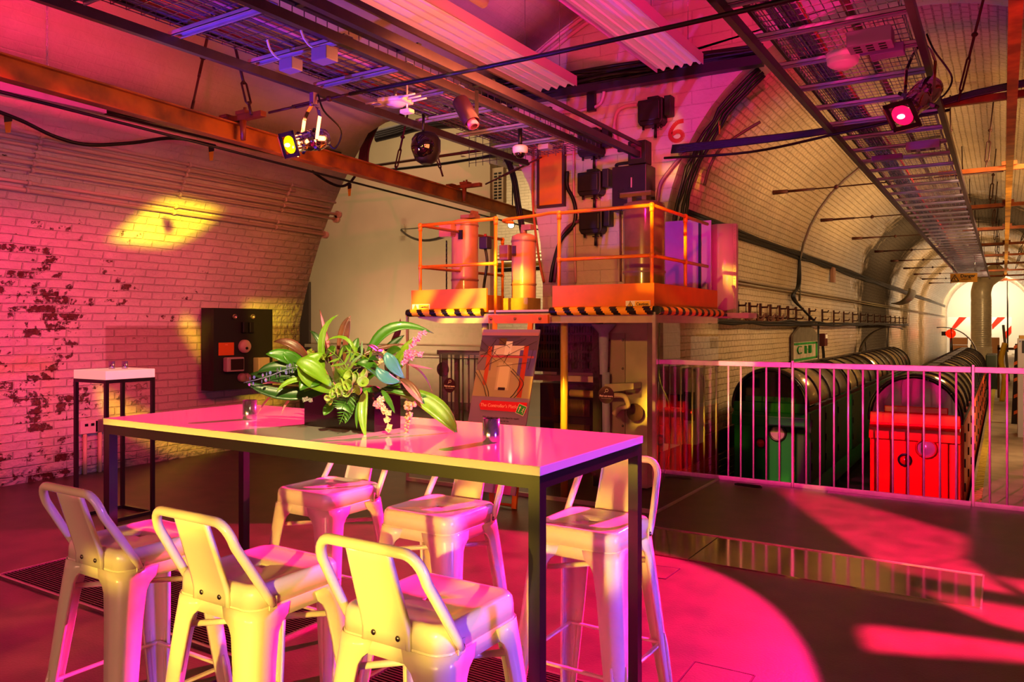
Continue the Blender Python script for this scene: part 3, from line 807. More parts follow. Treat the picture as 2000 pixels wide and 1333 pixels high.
blooms([(745, 780, -.1), (752, 805, -.12), (762, 842, -.13)], 12, .011, m_wf, 'blossom_sprig')
blooms([(735, 715, -.02), (742, 700, -.02), (748, 692, -.02)], 6, .012, m_wf, 'blossom_sprig')
blooms([(640, 700, 0), (612, 695, 0), (600, 690, 0)], 10, .012, mat('hellebore green', '9aa83a', .4, noise=.3), 'hellebore_sprig')
blooms([(560, 695, 0), (556, 690, 0), (552, 684, 0)], 6, .009, m_pf, 'blossom_sprig')
blooms([(738, 790, -.1), (740, 790, -.1), (750, 795, -.1)], 6, .010, m_pf, 'blossom_sprig')
blooms([(610, 780, -.05), (600, 783, -.06), (592, 786, -.06)], 5, .008, mat('grey bud', 'a9a6a0', .5), 'bud_sprig')
# eucalyptus
mb = MB(); c = catmull([Q(590, 716, -.05), Q(560, 722, -.07), Q(520, 737, -.08), Q(476, 748, -.08)], 6); mb.tube(c, .0012, 5)
for k in range(13):
    p = c[int(k/13*(len(c)-1))]
    for s in (-1, 1):
        q = p+Vector((0, 0, .009*s))+FV*.004*s; rr = .0075 - .0002*k
        nrm = (RV*random.uniform(.5, 1)+FV*random.uniform(-.6, .6)).normalized(); a, b, _ = basis(nrm)
        mb.add([q+(a*math.cos(2*PI*j/8)+b*math.sin(2*PI*j/8))*rr for j in range(8)], [tuple(range(8))])
obj('eucalyptus_sprig', mb, mat('eucalyptus', '8d8fa0', .5, noise=.2), fl, solid=.0006)
# ------------------------------------------------------------------ railing
m_rail = mat('galvanised steel', 'c0b4ac', .3, metal=.35, noise=.12, nscale=20)
RY = 7.15
posts = [-2.95, -1.577, -.205, 1.167]
for i in range(3):
    xa, xb = posts[i], posts[i+1]
    t = thing('railing_panel', ['steel railing panel in front of the green train, beside the glass screen', 'steel railing panel in front of the red train', 'steel railing panel across the concrete platform'][i], 'railing', ((xa+xb)/2, RY, 0), group='steel railing panels along the platform edge')
    obj('handrail', MB().lim(xa+.012, xb-.012, RY-.022, RY+.022, 1.055, 1.10, bev=.003), m_rail, t)
    obj('bottom_rail', MB().lim(xa+.012, xb-.012, RY-.012, RY+.012, .0, .035), m_rail, t)
    for k in range(1, 12):
        x = xa+(xb-xa)*k/12
        obj('baluster', MB().cyl((x, RY, .035), (x, RY, 1.055), .008, n=10), m_rail, t)
    obj('end_post', MB().lim(xb-.006, xb+.010, RY-.02, RY+.02, 0, 1.115), m_rail, t)

# ------------------------------------------------------------------ glass screen
m_glass = mat('clear acrylic', 'fdf8ff', .0, ior=1.42, spec=.8)
_b = m_glass.node_tree; _n = _b.nodes; _l = _b.links
tr = _n.new('ShaderNodeBsdfTransparent'); gl = _n.new('ShaderNodeBsdfGlossy'); gl.inputs['Roughness'].default_value = .0
lw = _n.new('ShaderNodeLayerWeight'); lw.inputs['Blend'].default_value = .5
pw_ = _n.new('ShaderNodeMath'); pw_.operation = 'POWER'; _l.new(lw.outputs['Facing'], pw_.inputs[0]); pw_.inputs[1].default_value = 4.0
fr = _n.new('ShaderNodeMapRange'); fr.inputs[3].default_value = .045; fr.inputs[4].default_value = .75; _l.new(pw_.outputs[0], fr.inputs[0]); mxs = _n.new('ShaderNodeMixShader')
_l.new(fr.outputs[0], mxs.inputs[0]); _l.new(tr.outputs[0], mxs.inputs[1]); _l.new(gl.outputs[0], mxs.inputs[2]); _l.new(mxs.outputs[0], _n['Material Output'].inputs[0])
GX0, GX1, GY = -4.65, -2.235, 5.56
t = thing('glass_screen', 'tall clear glass screen with slim metal edges round the equipment under the orange platform', 'glass screen', ((GX0+GX1)/2, GY, 0))
obj('front_pane', MB().lim(GX0, GX1, GY-.003, GY+.003, .03, 1.53), m_glass, t)
obj('side_pane', MB().lim(GX1-.003, GX1+.003, GY+.01, RY-.03, .03, 1.53), m_glass, t)
obj('corner_trim', MB().lim(GX1-.012, GX1+.012, GY-.012, GY+.012, 0, 1.53), m_rail, t)
obj('edge_trim', MB().lim(GX0-.01, GX0+.01, GY-.01, GY+.01, 0, 1.53), m_rail, t)
obj('floor_channel', MB().lim(GX0, GX1-.012, GY-.012, GY+.012, 0, .03), m_rail, t)
obj('floor_channel', MB().lim(GX1-.012, GX1+.012, GY+.012, RY-.03, 0, .012), m_rail, t)
m_plum = mat('plum vinyl', '3a1022', .5); m_wv = mat('white vinyl', 'f2d8d8', .5)
def dot(p, right, lab, words=True, r=.068):
    nrm = Vector(right).cross(Vector((0, 0, 1)))
    s = thing('round_sticker', lab, 'sticker', p)
    obj('disc', MB().cyl(p, p+nrm*.0015, r, n=32), m_plum, s)
    if words:
        up = Vector((0, 0, 1)); q = p+nrm*.002; R_ = Vector(right)
        text('Find out more', .0195, q-up*.008, R_, up, m_wv, s, depth=.0006, bold=.0007)
        text('Visit our Discovery Room', .0078, q-up*.026, R_, up, m_wv, s, depth=.0006)
        ring = [q+up*.036+R_*.006+(R_*math.cos(a)+up*math.sin(a))*.0115 for a in [2*PI*k/16 for k in range(16)]]
        mb = MB().tube(ring, .0018, 5, closed=True); mb.tube([q+up*.028-R_*.002, q+up*.010-R_*.016+up*.006], .0026, 6)
        obj('magnifier_symbol', mb, m_wv, s)
dot(P(1184, 772, y=GY-.0055), (1, 0, 0), 'plum sticker with magnifying glass on the glass in front of the machinery cabinet')
dot(P(878, 753, y=GY-.0055), (1, 0, 0), 'plum sticker with magnifying glass on the glass in front of the grey gate', r=.066)
pp = P(863, 722, y=8.0)
dot(P(1240, 806, y=6.25), (1, 0, 0), 'plain purple disc on the pale cabinet inside the glass screen', False, .078)
# ------------------------------------------------------------------ the orange machine platform in front of the pier
m_or = mat('orange paint', 'e06c06', .5, noise=.12, nscale=6)
m_orr = mat('orange rail paint', 'e0780e', .35, noise=.12, nscale=12)
m_blackp = mat('black paint', '120c0c', .4)
m_yelp = mat('hazard yellow', 'e69a20', .45)
m_pinkst = mat('pale painted steel', 'c9aaa0', .4, noise=.15)
m_deck = mat('dark deck plate', '2a2220', .6, noise=.3)
PX0, PX1, PY, PB = -4.62, -2.245, 5.58, 7.13
ZB, ZT = 1.548, 1.752
gapL = P(950, 600, y=PY).x; gapR = P(1079, 600, y=PY).x
t = thing('machine_platform', 'raised orange steel platform with black and yellow bumper tubes and handrails before the pier', 'platform', ((PX0+PX1)/2, 6.4, 0))
obj('front_fascia', MB().lim(PX0, gapL, PY, PY+.02, ZB, ZT), m_or, t)
obj('front_fascia', MB().lim(gapR, PX1, PY, PY+.02, ZB, ZT), m_or, t)
obj('side_fascia', MB().lim(PX1-.02, PX1, PY+.02, PB, ZB, ZT), m_or, t)
obj('side_fascia', MB().lim(PX0, PX0+.02, PY+.02, PB, ZB, ZT), m_or, t)
obj('deck', MB().lim(PX0+.02, PX1-.02, PY+.02, 8.38, ZB-.03, ZB-.005), m_deck, t)
obj('edge_beam', MB().prism([(PX0+.08, PY, ZB-.02), (PX1, PY, ZB-.02), (PX1, PY, ZB-.1), (PX0+.35, PY, ZB-.1), (PX0+.08, PY, ZB-.05)], (0, .05, 0)), m_pinkst, t)
obj('edge_beam', MB().lim(PX1-.05, PX1, PY+.05, PB, ZB-.1, ZB-.02), m_pinkst, t)
def hazard(a, b, n):
    mb = MB(); a = Vector(a); b = Vector(b); N_ = 96; d = (b-a).normalized(); sd, u, _ = basis(d); r = .034; L_ = (b-a).length; o = 0; st = L_/n
    K = int(L_/.012)
    for i in range(K+1):
        for j in range(12):
            an = 2*PI*j/12; mb.v.append(a+(b-a)*(i/K)+sd*math.cos(an)*r+u*math.sin(an)*r)
    for i in range(K):
        for j in range(12):
            s = (i+.5)/K*L_ + .022*math.sin(2*PI*(j+.5)/12)
            mb.cur = 1 if (s/st) % 1 < .45 else 0
            mb.face([i*12+j, i*12+(j+1) % 12, (i+1)*12+(j+1) % 12, (i+1)*12+j], True)
    mb.cur = 1; mb.face(list(range(12))); mb.face([K*12+j for j in range(12)])
    return mb
obj('bumper_tube', hazard((PX0-.02, PY-.03, ZB-.006), (gapL-.02, PY-.03, ZB-.006), 6), [m_yelp, m_blackp], t, label='black and yellow striped bumper tube')
obj('bumper_tube', hazard((gapR, PY-.03, ZB-.006), (PX1+.01, PY-.03, ZB-.006), 6.5), [m_yelp, m_blackp], t, label='black and yellow striped bumper tube')
obj('bumper_tube', hazard((PX1+.03, PY-.02, ZB-.006), (PX1+.03, PB, ZB-.006), 10), [m_yelp, m_blackp], t, label='black and yellow striped bumper tube')
# handrails
ZH, ZM = 2.35, 1.965
def hx(px): return P(px, 500, y=PY+.03).x
xl, xg1, xg2 = hx(821), hx(968), hx(1092)
rr = .0145
yb = PB-.2; yf = PY+.03
def rail(n, pts, **k): obj(n, MB().tube(pts, rr, 12), m_orr, t, **k)
rail('top_rail', [(xl, 7.0, ZH-.0), (xl, yf, ZH), (xg1, yf, ZH)])
rail('mid_rail', [(xl, 7.0, ZM), (xl, yf, ZM), (xg1, yf, ZM)])
rail('top_rail', [(PX1-.03, yb, ZH), (PX1-.03, yf, ZH), (xg2, yf, ZH)])
rail('mid_rail', [(PX1-.03, yb, ZM), (PX1-.03, yf, ZM), (xg2, yf, ZM)])
pr = catmull([(xg1-.09, yf+.42, ZH+.02), (xg1-.11, yf+.3, ZH+.02), (xg1-.02, yf+.24, ZH+.025), (xg1+.3, yf+.2, ZH+.03), (xg2-.12, yf+.08, ZH+.02), (xg2, yf, ZH)])
rail('gate_rail', pr)
for x, y, z0 in ((xl, yf, ZB), (xg1, yf, ZB-.02), (xg2, yf, ZB), (PX1-.03, yf, ZB), (PX1-.03, 6.35, ZB), (xl, 7.0, ZB)):
    mb = MB().cyl((x, y, z0), (x, y, ZH), .0145, n=12)
    pst = obj('rail_post', mb, m_orr, t)
    obj('rail_fitting', MB().sphere((x, y, ZH), .023, 12, 8).cyl((x, y, ZH-.05), (x, y, ZH-.01), .019, n=12), m_orr, pst)
    obj('rail_fitting', MB().cyl((x, y, ZM-.02), (x, y, ZM+.02), .019, n=12), m_orr, pst)
for k in range(9):
    x = gapL+(gapR-gapL)*(k+.5)/9
obj('gap_step', MB().lim(gapL+.01, gapR-.01, PY+.02, PY+.3, ZB-.005, ZB+.012), m_pinkst, t)
# supports beneath
for px, mm in ((948, m_pinkst), (1102, m_yelp), ):
    x = P(px, 700, y=PY+.13).x
    obj('support_post', MB().cyl((x, PY+.13, 0), (x, PY+.13, ZB-.03), .031, n=16), mat('column yellow paint', 'b98a3c', .35, coat=.3) if px > 1000 else mm, t)
for x in (PX0+.1, PX1-.1): obj('support_post', MB().lim(x-.02, x+.02, 8.2, 8.24, -.0, ZB-.03), m_blk, t) if x < -3.3 else None
# caution signs
m_sy = mat('sign yellow', 'f0b030', .4); m_sw = mat('sign white', 'eadfd6', .4); m_ink = mat('ink black', '100c0c', .5)
def caution(pa, pb, lab):
    a = P(*pa, y=PY-.004); b = P(*pb, y=PY-.004); w = b.x-a.x; h = a.z-b.z; c = (a+b)/2
    s = thing('caution_sign', lab, 'sign', c)
    obj('backing', MB().lim(a.x, b.x, PY-.004, PY-.001, b.z, a.z), m_sw, s)
    obj('yellow_field', MB().lim(a.x+w*.38, b.x-.004, PY-.005, PY-.004, b.z+.004, a.z-.004), m_sy, s)
    y = PY-.0055; cx = a.x+w*.19
    tri = lambda k, yy, mm, nm: obj(nm, MB().prism([(cx-.034*k, yy, c.z-.024*k), (cx+.034*k, yy, c.z-.024*k), (cx, yy, c.z+.036*k)], (0, .0005, 0)), mm, s)
    tri(1, y, m_ink, 'triangle_border'); tri(.78, y-.0006, m_sy, 'triangle')
    obj('exclamation_mark', MB().lim(cx-.003, cx+.003, y-.0015, y-.0008, c.z-.004, c.z+.018).lim(cx-.003, cx+.003, y-.0015, y-.0008, c.z-.014, c.z-.008), m_ink, s)
    text('Caution', .031, (a.x+w*.68, y-.0005, c.z+.010), (1, 0, 0), (0, 0, 1), m_ink, s, bold=.0006)
    text('Mind your head', .0165, (a.x+w*.68, y-.0005, c.z-.018), (1, 0, 0), (0, 0, 1), m_ink, s, bold=.0006)
caution((1222, 588), (1270, 606), 'yellow caution sign on the longer orange fascia by the corner')
caution((805, 595), (839, 609.5), 'yellow caution sign on the shorter orange fascia above the flowers')

# tank-like actuators standing on the deck
m_tank = mat('pinkish enamel', 'b5705c', .3, coat=.4, noise=.12)
m_tankd = mat('dull enamel', '8a5546', .4, noise=.25)
def tank(px, pyt, rad, y, lab, z0=ZB, extras=0, zt=None, mt=None):
    c = P(px, pyt, y=y); zt = c.z; x = c.x
    s = thing('machine_cylinder', lab, 'machine', (x, y, z0))
    obj('body', MB().lathe([(rad, .0), (rad, zt-z0-.03), (rad*.97, zt-z0-.005), (rad*.6, zt-z0+.015), (.001, zt-z0+.02)], (x, y, z0), n=32), mt or m_tank, s)
    mb = MB()
    for h in (.02, (zt-z0)*.35, zt-z0-.06): mb.lathe([(rad+.004, h), (rad+.006, h+.008), (rad+.004, h+.018)], (x, y, z0), n=32)
    obj('band', mb, m_tankd, s)
    return s, x, zt
s, x, zt = tank(908, 432, .135, 6.35, 'tall pink enamelled motor cylinder on the platform near the cream wall')
obj('terminal_box', MB().lim(x-.17, x-.02, 6.14, 6.26, zt-.17, zt-.02, bev=.008), m_tank, s)
mb = MB()
for k in range(12): mb.tube([(x-.155, 6.25, zt-.2-.05*k), (x-.13, 6.22, zt-.225-.05*k), (x-.155, 6.25, zt-.245-.05*k)], .008, 5)
obj('coiled_cable', mb, m_black, s)
obj('name_plate', MB().lim(x+.03, x+.075, 6.195, 6.21, zt-.2, zt-.11), m_blackp, s)
obj('lifting_bracket', MB().lim(x-.02, x+.15, 6.3, 6.4, zt+.02, zt+.055).lim(x+.1, x+.13, 6.3, 6.4, zt+.05, zt+.09), m_tankd, s)
s, x, zt = tank(1023, 461, .112, 6.1, 'shorter pink cylinder with dark plate standing in the gap of the platform', z0=ZB)
obj('name_plate', MB().lim(x-.05, x-.013, 5.98, 5.99, zt-.19, zt-.10), mat('brown plate', '3a1c16', .4), s)
obj('top_fitting', MB().cyl((x, 6.1, zt), (x, 6.1, zt+.08), .03).lim(x-.01, x+.09, 6.07, 6.13, zt+.05, zt+.1), m_tankd, s)
obj('foot_box', MB().lim(x-.14, x+.12, 5.97, 6.2, ZB, ZB+.13), mat('yellowish housing', '8a6f35', .5, noise=.3), s)
obj('side_box', MB().lim(x-.22, x-.12, 6.02, 6.14, zt-.22, zt-.08, bev=.006), m_tankd, s)
s, x, zt = tank(1258, 398, .175, 6.15, 'large brown cylinder behind the handrail at the platform corner', mt=mat('brown enamel', '84543c', .25, coat=.5, noise=.2))
obj('lifting_bracket', MB().lim(x-.2, x+.08, 6.1, 6.2, zt+.06, zt+.1).lim(x-.13, x-.09, 6.1, 6.2, zt, zt+.06).lim(x+.0, x+.04, 6.1, 6.2, zt, zt+.06), m_tankd, s)
p = P(948, 475, y=6.4)
t2 = thing('small_terminal_box', 'small dark box on a stem between the two pink cylinders', 'box', (p.x, p.y, ZB))
obj('case', MB().box(p, (.1, .09, .12), bev=.01), mat('dark violet case', '2b1830', .4), t2)
obj('stem', MB().tube(catmull([(p.x, p.y, p.z-.06), (p.x+.02, p.y, p.z-.2), (p.x-.02, p.y, ZB+.25), (p.x-.03, p.y, ZB)]), .014, 8), m_black, t2)
obj('gland', MB().cyl((p.x, p.y, p.z+.06), (p.x, p.y, p.z+.09), .014), mat('red gland', '8a1a10', .5), t2)
# panel and door behind the corner
a = P(1292, 434, y=7.3); b = P(1362, 560, y=7.3)
t2 = thing('control_cubicle', 'flat mauve metal cubicle behind the platform handrail corner', 'cabinet', ((a.x+b.x)/2, 7.3, ZB))
obj('body', MB().lim(a.x, b.x, 7.3, 7.7, ZB, a.z), mat('mauve panel', 'b48aa8', .4, noise=.08), t2)
obj('door', MB().lim(b.x+.005, b.x+.14, 7.28, 7.3, ZB, a.z-.02), mat('mauve panel', 'b48aa8'), t2)
obj('door_edge', MB().lim(b.x+.02, b.x+.045, 7.27, 7.28, ZB, a.z-.04), m_blackp, t2)
# white drum outside the platform side
pa = P(1388, 440, y=7.6); pb = P(1427, 612, y=7.6); r = (pb.x-pa.x)/2
t2 = thing('white_drum', 'tall white enamelled half drum with riveted edge beside the platform', 'drum', ((pa.x+pb.x)/2, 7.62, pb.z))
cx_ = (pa.x+pb.x)/2
mb = MB()
rows = []
for i in range(13):
    a_ = PI*i/12; rows.append([(cx_+(r+.03)*math.cos(a_), 7.66-(.10)*math.sin(a_), z) for z in (pb.z, pa.z)])
mb.grid(rows); obj('shell', mb, mat('white enamel', 'd8c4b0', .25, coat=.3), t2, solid=.006)
mb = MB().lim(cx_+r+.02, cx_+r+.05, 7.62, 7.68, pb.z, pa.z)
for k in range(30): mb.sphere((cx_+r+.035, 7.615, pb.z+.03+(pa.z-pb.z-.06)*k/29), .006, 6, 4)
obj('riveted_edge', mb, m_pinkst, t2)
obj('shelf', MB().lim(pa.x-.1, pb.x+.2, 7.5, 7.8, pb.z-.05, pb.z), m_pinkst, t2)

# ------------------------------------------------------------------ switch boxes on the pier
m_cast = mat('black cast iron', '1a1012', .45, noise=.3, bump=.2)
Yp = END
def B(px0, py0, px1, py1, y=Yp): return P(px0, py0, y=y), P(px1, py1, y=y)
def isolator(px0, py0, px1, py1, lab, dep=.16, grp=None):
    a, b = B(px0, py0, px1, py1, Yp-dep); w = b.x-a.x; h = a.z-b.z
    s = thing('isolator_switch', lab, 'switch', ((a.x+b.x)/2, Yp-dep/2, b.z))
    x1 = a.x+w*.78
    o = MB().prism([(a.x+.03, Yp-dep, b.z), (x1-.03, Yp-dep, b.z), (x1, Yp-dep, b.z+.04), (x1, Yp-dep, a.z), (a.x, Yp-dep, a.z), (a.x, Yp-dep, b.z+.05)], (0, dep-.001, 0))
    obj('case', o, m_cast, s, bevel=.012)
    obj('cover', MB().lim(a.x+.03, x1-.03, Yp-dep-.02, Yp-dep, b.z+.05, a.z-.03, bev=.008), m_cast, s)
    obj('side_housing', MB().lim(x1+.002, b.x, Yp-dep*.8, Yp-.001, b.z+h*.3, a.z+.02, bev=.01), m_cast, s)
    obj('top_flange', MB().lim(a.x+w*.25, a.x+w*.6, Yp-dep*.7, Yp-.03, a.z, a.z+.04, bev=.008), m_cast, s)
    c = a.x+w*.5
    obj('handle', MB().cyl((c, Yp-dep*.6, b.z), (c, Yp-dep*.6, b.z-.14), .014, .018, 10).cyl((c-.04, Yp-dep*.6, b.z-.03), (c+.04, Yp-dep*.6, b.z-.03), .008, n=8), m_cast, s)
    for q in (.12, .68): obj('lug', MB().cyl((a.x+w*q, Yp-dep*.6, b.z-.035), (a.x+w*q, Yp-dep*.6, b.z), .014, n=8), m_cast, s)
    return s
isolator(1245, 197, 1308, 238, 'black iron switch with lever below, highest on the pier by the painted number')
isolator(1127, 258, 1185, 300, 'black iron switch with lever partly behind the end of the overhead tray')
isolator(1127, 338, 1186, 378, 'black iron switch with lever below the tray end, beside the orange board', )
isolator(1130, 415, 1188, 454, 'black iron switch with lever just above the orange handrail')
a, b = B(1226, 277, 1261, 318, Yp-.18)
t2 = thing('small_cubicle', 'small square black box with glazed front under the topmost pier switch', 'box', ((a.x+b.x)/2, Yp-.1, b.z))
obj('case', MB().lim(a.x, b.x, Yp-.18, Yp-.001, b.z, a.z, bev=.008), m_cast, t2)
obj('window', MB().lim(a.x+.04, b.x-.05, Yp-.184, Yp-.18, b.z+.06, a.z-.03), mat('dusky glass', '6a1a50', .2), t2)
a, b = B(1195, 327, 1262, 408, Yp-.28)
t2 = thing('relay_cabinet', 'large black steel cabinet on the pier behind the handrail', 'cabinet', ((a.x+b.x)/2, Yp-.14, b.z))
obj('case', MB().lim(a.x, b.x, Yp-.28, Yp-.001, b.z, a.z), mat('black brown steel', '241416', .35, noise=.3), t2, bevel=.01)
mb = MB()
for (fx, fz) in ((.2, .45), (.35, .47), (.5, .5), (.2, .3), (.5, .3), (.65, .45), (.65, .75), (.3, .25)): mb.cyl((lerp(a.x, b.x, fx), Yp-.29, lerp(b.z, a.z, fz)), (lerp(a.x, b.x, fx), Yp-.28, lerp(b.z, a.z, fz)), .012, n=10)
obj('knob', mb, m_blackp, t2)
obj('handle', MB().lim(lerp(a.x, b.x, .57), lerp(a.x, b.x, .6), Yp-.295, Yp-.28, lerp(b.z, a.z, .5), lerp(b.z, a.z, .72)), mat('pink tinted metal', 'c08a9a', .3), t2)
a, b = B(1053, 296, 1098, 398, Yp-.05)
t2 = thing('notice_board', 'narrow upright orange board in dark frame on the edge of the pier', 'board', ((a.x+b.x)/2, Yp-.03, b.z))
obj('panel', MB().lim(a.x, b.x, Yp-.045, Yp-.001, b.z, a.z), mat('orange board', 'cc8018', .55, noise=.15, nscale=3), t2)
obj('frame', MB().lim(a.x-.03, a.x, Yp-.06, Yp-.001, b.z-.03, a.z+.03).lim(b.x, b.x+.03, Yp-.06, Yp-.001, b.z-.03, a.z+.03).lim(a.x, b.x, Yp-.06, Yp-.001, a.z, a.z+.03).lim(a.x, b.x, Yp-.06, Yp-.001, b.z-.03, b.z), mat('dark brown timber', '3a1c14', .6), t2)
# the painted 6
c = P(1322, 258, y=Yp-.002)
pts = [P(1335, 236, y=Yp-.004), P(1322, 240, y=Yp-.004), P(1311, 254, y=Yp-.004), P(1309, 266, y=Yp-.004), P(1315, 274, y=Yp-.004), P(1325, 275, y=Yp-.004), P(1333, 268, y=Yp-.004), P(1331, 259, y=Yp-.004), P(1322, 257, y=Yp-.004), P(1313, 263, y=Yp-.004)]
cc = catmull(pts, 5); mb = MB()
for i in range(len(cc)-1):
    d = (cc[i+1]-cc[i]); n_ = Vector((d.z, 0, -d.x)).normalized()*.024
    mb.add([cc[i]-n_, cc[i]+n_, cc[i+1]+n_, cc[i+1]-n_], [(0, 1, 2, 3)])
single('painted_number', mb, mat('red paint', 'b5101a', .5), 'red painted figure six on the bricks of the pier', 'painted number', solid=.003)
# conduits and cables on the pier
def pipe(pts, r, m, lab, nm='conduit', cat='conduit', grp=None, smooth=True, n=7):
    q = [P(x, y, y=Yp-.02-r) for x, y in pts]
    return single(nm, MB().tube(catmull(q, 6) if smooth else q, r, n), m, lab, cat, grp)
m_pcon = mat('painted pink conduit', 'c58a9a', .35)
pipe([(1245, 205), (1222, 208), (1206, 218), (1200, 240), (1202, 268), (1212, 284), (1228, 287)], .022, m_pcon, 'painted conduit bending from the highest pier switch to the small square box')
pipe([(1180, 172), (1178, 190), (1168, 206), (1140, 215), (1085, 222), (1060, 232)], .02, mat('pale cable', 'caa0a8', .4), 'pale pink cable sweeping under the tray brackets on the pier', 'cable', 'cable')
pipe([(1120, 280), (1121, 420), (1124, 552)], .014, m_pcon, 'thin vertical conduit down the pier beside the black switches')
pipe([(1211, 410), (1212, 550)], .012, mat('dark pink conduit', '6a2a3a', .4), 'thin vertical conduit down the pier beside the brown cylinder')
pipe([(1228, 318), (1204, 322), (1208, 330)], .018, m_black, 'short black cable curling beneath the small square box', 'cable', 'cable')
pipe([(1041, 290), (1041, 400), (1052, 500), (1062, 552)], .016, mat('orange cable', 'b5501a', .4), 'orange brown cable running down the outer edge of the pier', 'cable', 'cable')
pipe([(1108, 335), (1108, 365), (1118, 385), (1124, 410), (1120, 440), (1095, 470), (1080, 520), (1075, 552)], .024, m_black, 'bundle of black cables curving down the pier past the switches', 'cable_loom', 'cable')
pipe([(1340, 296), (1310, 330), (1290, 360), (1284, 395)], .022, mat('mauve cable', '8a4a6a', .4), 'mauve cables curving down from the overhead bundle at the arch', 'cable_loom', 'cable')
pipe([(1060, 308), (1130, 300), (1180, 291), (1226, 286)], .006, mat('yellow wire', 'b8902a', .5), 'thin yellow wire strung across the pier to the square box', 'wire', 'wire')
pipe([(1150, 430), (1130, 432), (1105, 448), (1092, 480), (1082, 552)], .02, mat('purple conduit', '6a2a4a', .4), 'purple conduit bending down beside the lowest pier switch')
# cables hugging the arch edge
def archcable(a0, a1, rad, r, m, lab, y=Yp+.2, n=16, jig=.02):
    pts = [(TX-(rad+random.uniform(-jig, jig))*math.cos(lerp(a0, a1, i/n)), y+random.uniform(-jig, jig), TZ+(rad)*math.sin(lerp(a0, a1, i/n))) for i in range(n+1)]
    return pts
mb = MB()
for k in range(4): mb.tube(archcable(-.02, .95, TR-.05-.02*k, 0, 0, '', Yp+.12+.05*k), .02, 6)
single('arch_cables', mb, m_black, 'heavy black cables curving up the inner edge of the tunnel arch', 'cables')
# cables of the left opening edge of the pier
mb = MB()
for k, (dx, r) in enumerate(((0, .022), (.06, .016), (-.06, .018))):
    q = [P(x+dx*60, y, y=Yp+.1) for x, y in ((940, 308), (970, 303), (990, 312), (1004, 350), (1012, 400), (1022, 455), (1026, 470))]
    mb.tube(catmull(q, 6), r, 7)
single('opening_cables', mb, m_black, 'black cables hanging down the edge of the opening to the shorter cylinder', 'cables')
a = P(1105, 155, y=Yp-.03); 
single('cable_bracket', MB().lim(a.x+.3, a.x+.4, Yp-.06, Yp-.001, P(1140, 222, y=Yp).z, P(1140, 170, y=Yp).z), m_dkst, 'upright steel channel bracket on the pier under the ribbed lights', 'bracket')

# ------------------------------------------------------------------ equipment beneath the platform, behind the glass
m_dkeq = mat('dark equipment', '1a1014', .45, noise=.2)
t2 = thing('resistor_bank', 'dark ribbed electrical resistor bank under the platform behind the glass', 'machine', (-3.9, 6.9, 0))
x0 = P(1045, 700, y=6.6).x; x1 = P(1168, 700, y=6.6).x
obj('upper_casing', MB().lim(x0, x1, 6.6, 7.6, .98, 1.46), m_dkeq, t2)
mb = MB()
for k in range(5):
    for j in range(22): mb.lim(x0+.02+(x1-x0-.04)*j/22, x0+.02+(x1-x0-.04)*j/22+.012, 6.575, 6.6, 1.02+.085*k, 1.02+.085*k+.06)
obj('louvre', mb, mat('louvre', '2c1c22', .5), t2)
obj('cross_beam', MB().lim(x0, x1, 6.5, 6.56, .90, .955), m_pinkst, t2)
obj('lower_casing', MB().lim(x0, x1, 6.7, 7.6, .02, .86), m_dkeq, t2)
mb = MB()
for row in range(3):
    for j in range(26):
        x = x0+.2+(x1-x0-.3)*j/26; mb.cyl((x, 6.64, .72-.24*row), (x, 6.64, .56-.24*row), .007, n=6)
obj('coil_row', mb, mat('dull brass', '8a6a3a', .4, metal=.7), t2)
mb = MB().cyl((x1-.3, 6.62, .78), (x1, 6.62, .78), .035)
obj('insulator', mb, mat('pale insulator', 'd0b060', .35), t2)
t2 = thing('machinery_cabinet', 'pale steel cabinet with bolted doors behind the round plum sticker', 'cabinet', (-2.9, 6.6, 0))
c0 = P(1168, 700, y=6.3).x; c1 = P(1222, 700, y=6.3).x; c2 = P(1264, 700, y=6.3).x
m_cab = mat('cabinet steel', 'b09a90', .45, noise=.12)
obj('body', MB().lim(c0+.05, c2, 6.3, 6.54, 0.02, 1.46), m_cab, t2)
obj('door', MB().lim(c0+.1, c1, 6.28, 6.298, .25, 1.36), mat('cabinet door', '9a7a80', .4), t2)
mb = MB()
for i in range(5):
    for j in (.1, .9): mb.sphere((lerp(c0+.1, c1, j), 6.278, .3+.25*i), .012, 8, 5)
obj('bolt', mb, m_bolt, t2)
obj('frame_upright', MB().lim(c0-.02, c0+.04, 6.24, 6.3, 0, 1.46), m_dkst, t2)
obj('shelf_bracket', MB().prism([(c0+.15, 6.12, .92), (c0+.42, 6.12, .94), (c0+.42, 6.12, .89), (c0+.15, 6.12, .84)], (0, .16, 0)), m_cab, t2)
obj('door_handle', MB().tube(catmull([(c0+.16, 6.2, .80), (c0+.26, 6.12, .83), (c0+.34, 6.12, .82), (c0+.36, 6.14, .74), (c0+.28, 6.16, .72), (c0+.22, 6.16, .66)]), .022, 8), m_pinkst, t2)
mb = MB().tube(catmull([(c0+.62, 6.2, 1.45), (c0+.64, 6.15, 1.0), (c0+.75, 6.1, .75), (c0+.74, 6.1, .4), (c0+.66, 6.1, .05)]), .006, 6)
obj('hanging_wire', mb, m_black, t2)
p = P(1183, 640, y=6.22)
single('funnel_conduit', MB().lathe([(.11, 0), (.045, -.08), (.035, -.42), (.035, -.44)], (p.x, 6.18, 1.44), (0, 0, 1), 20).tube([(p.x+.02, 6.18, 1.02), (p.x+.03, 6.18, .02)], .035, 12), mat('lilac conduit', '9a90c8', .35), 'pale conduit with funnel top hanging below the platform beside the cabinet', 'conduit')
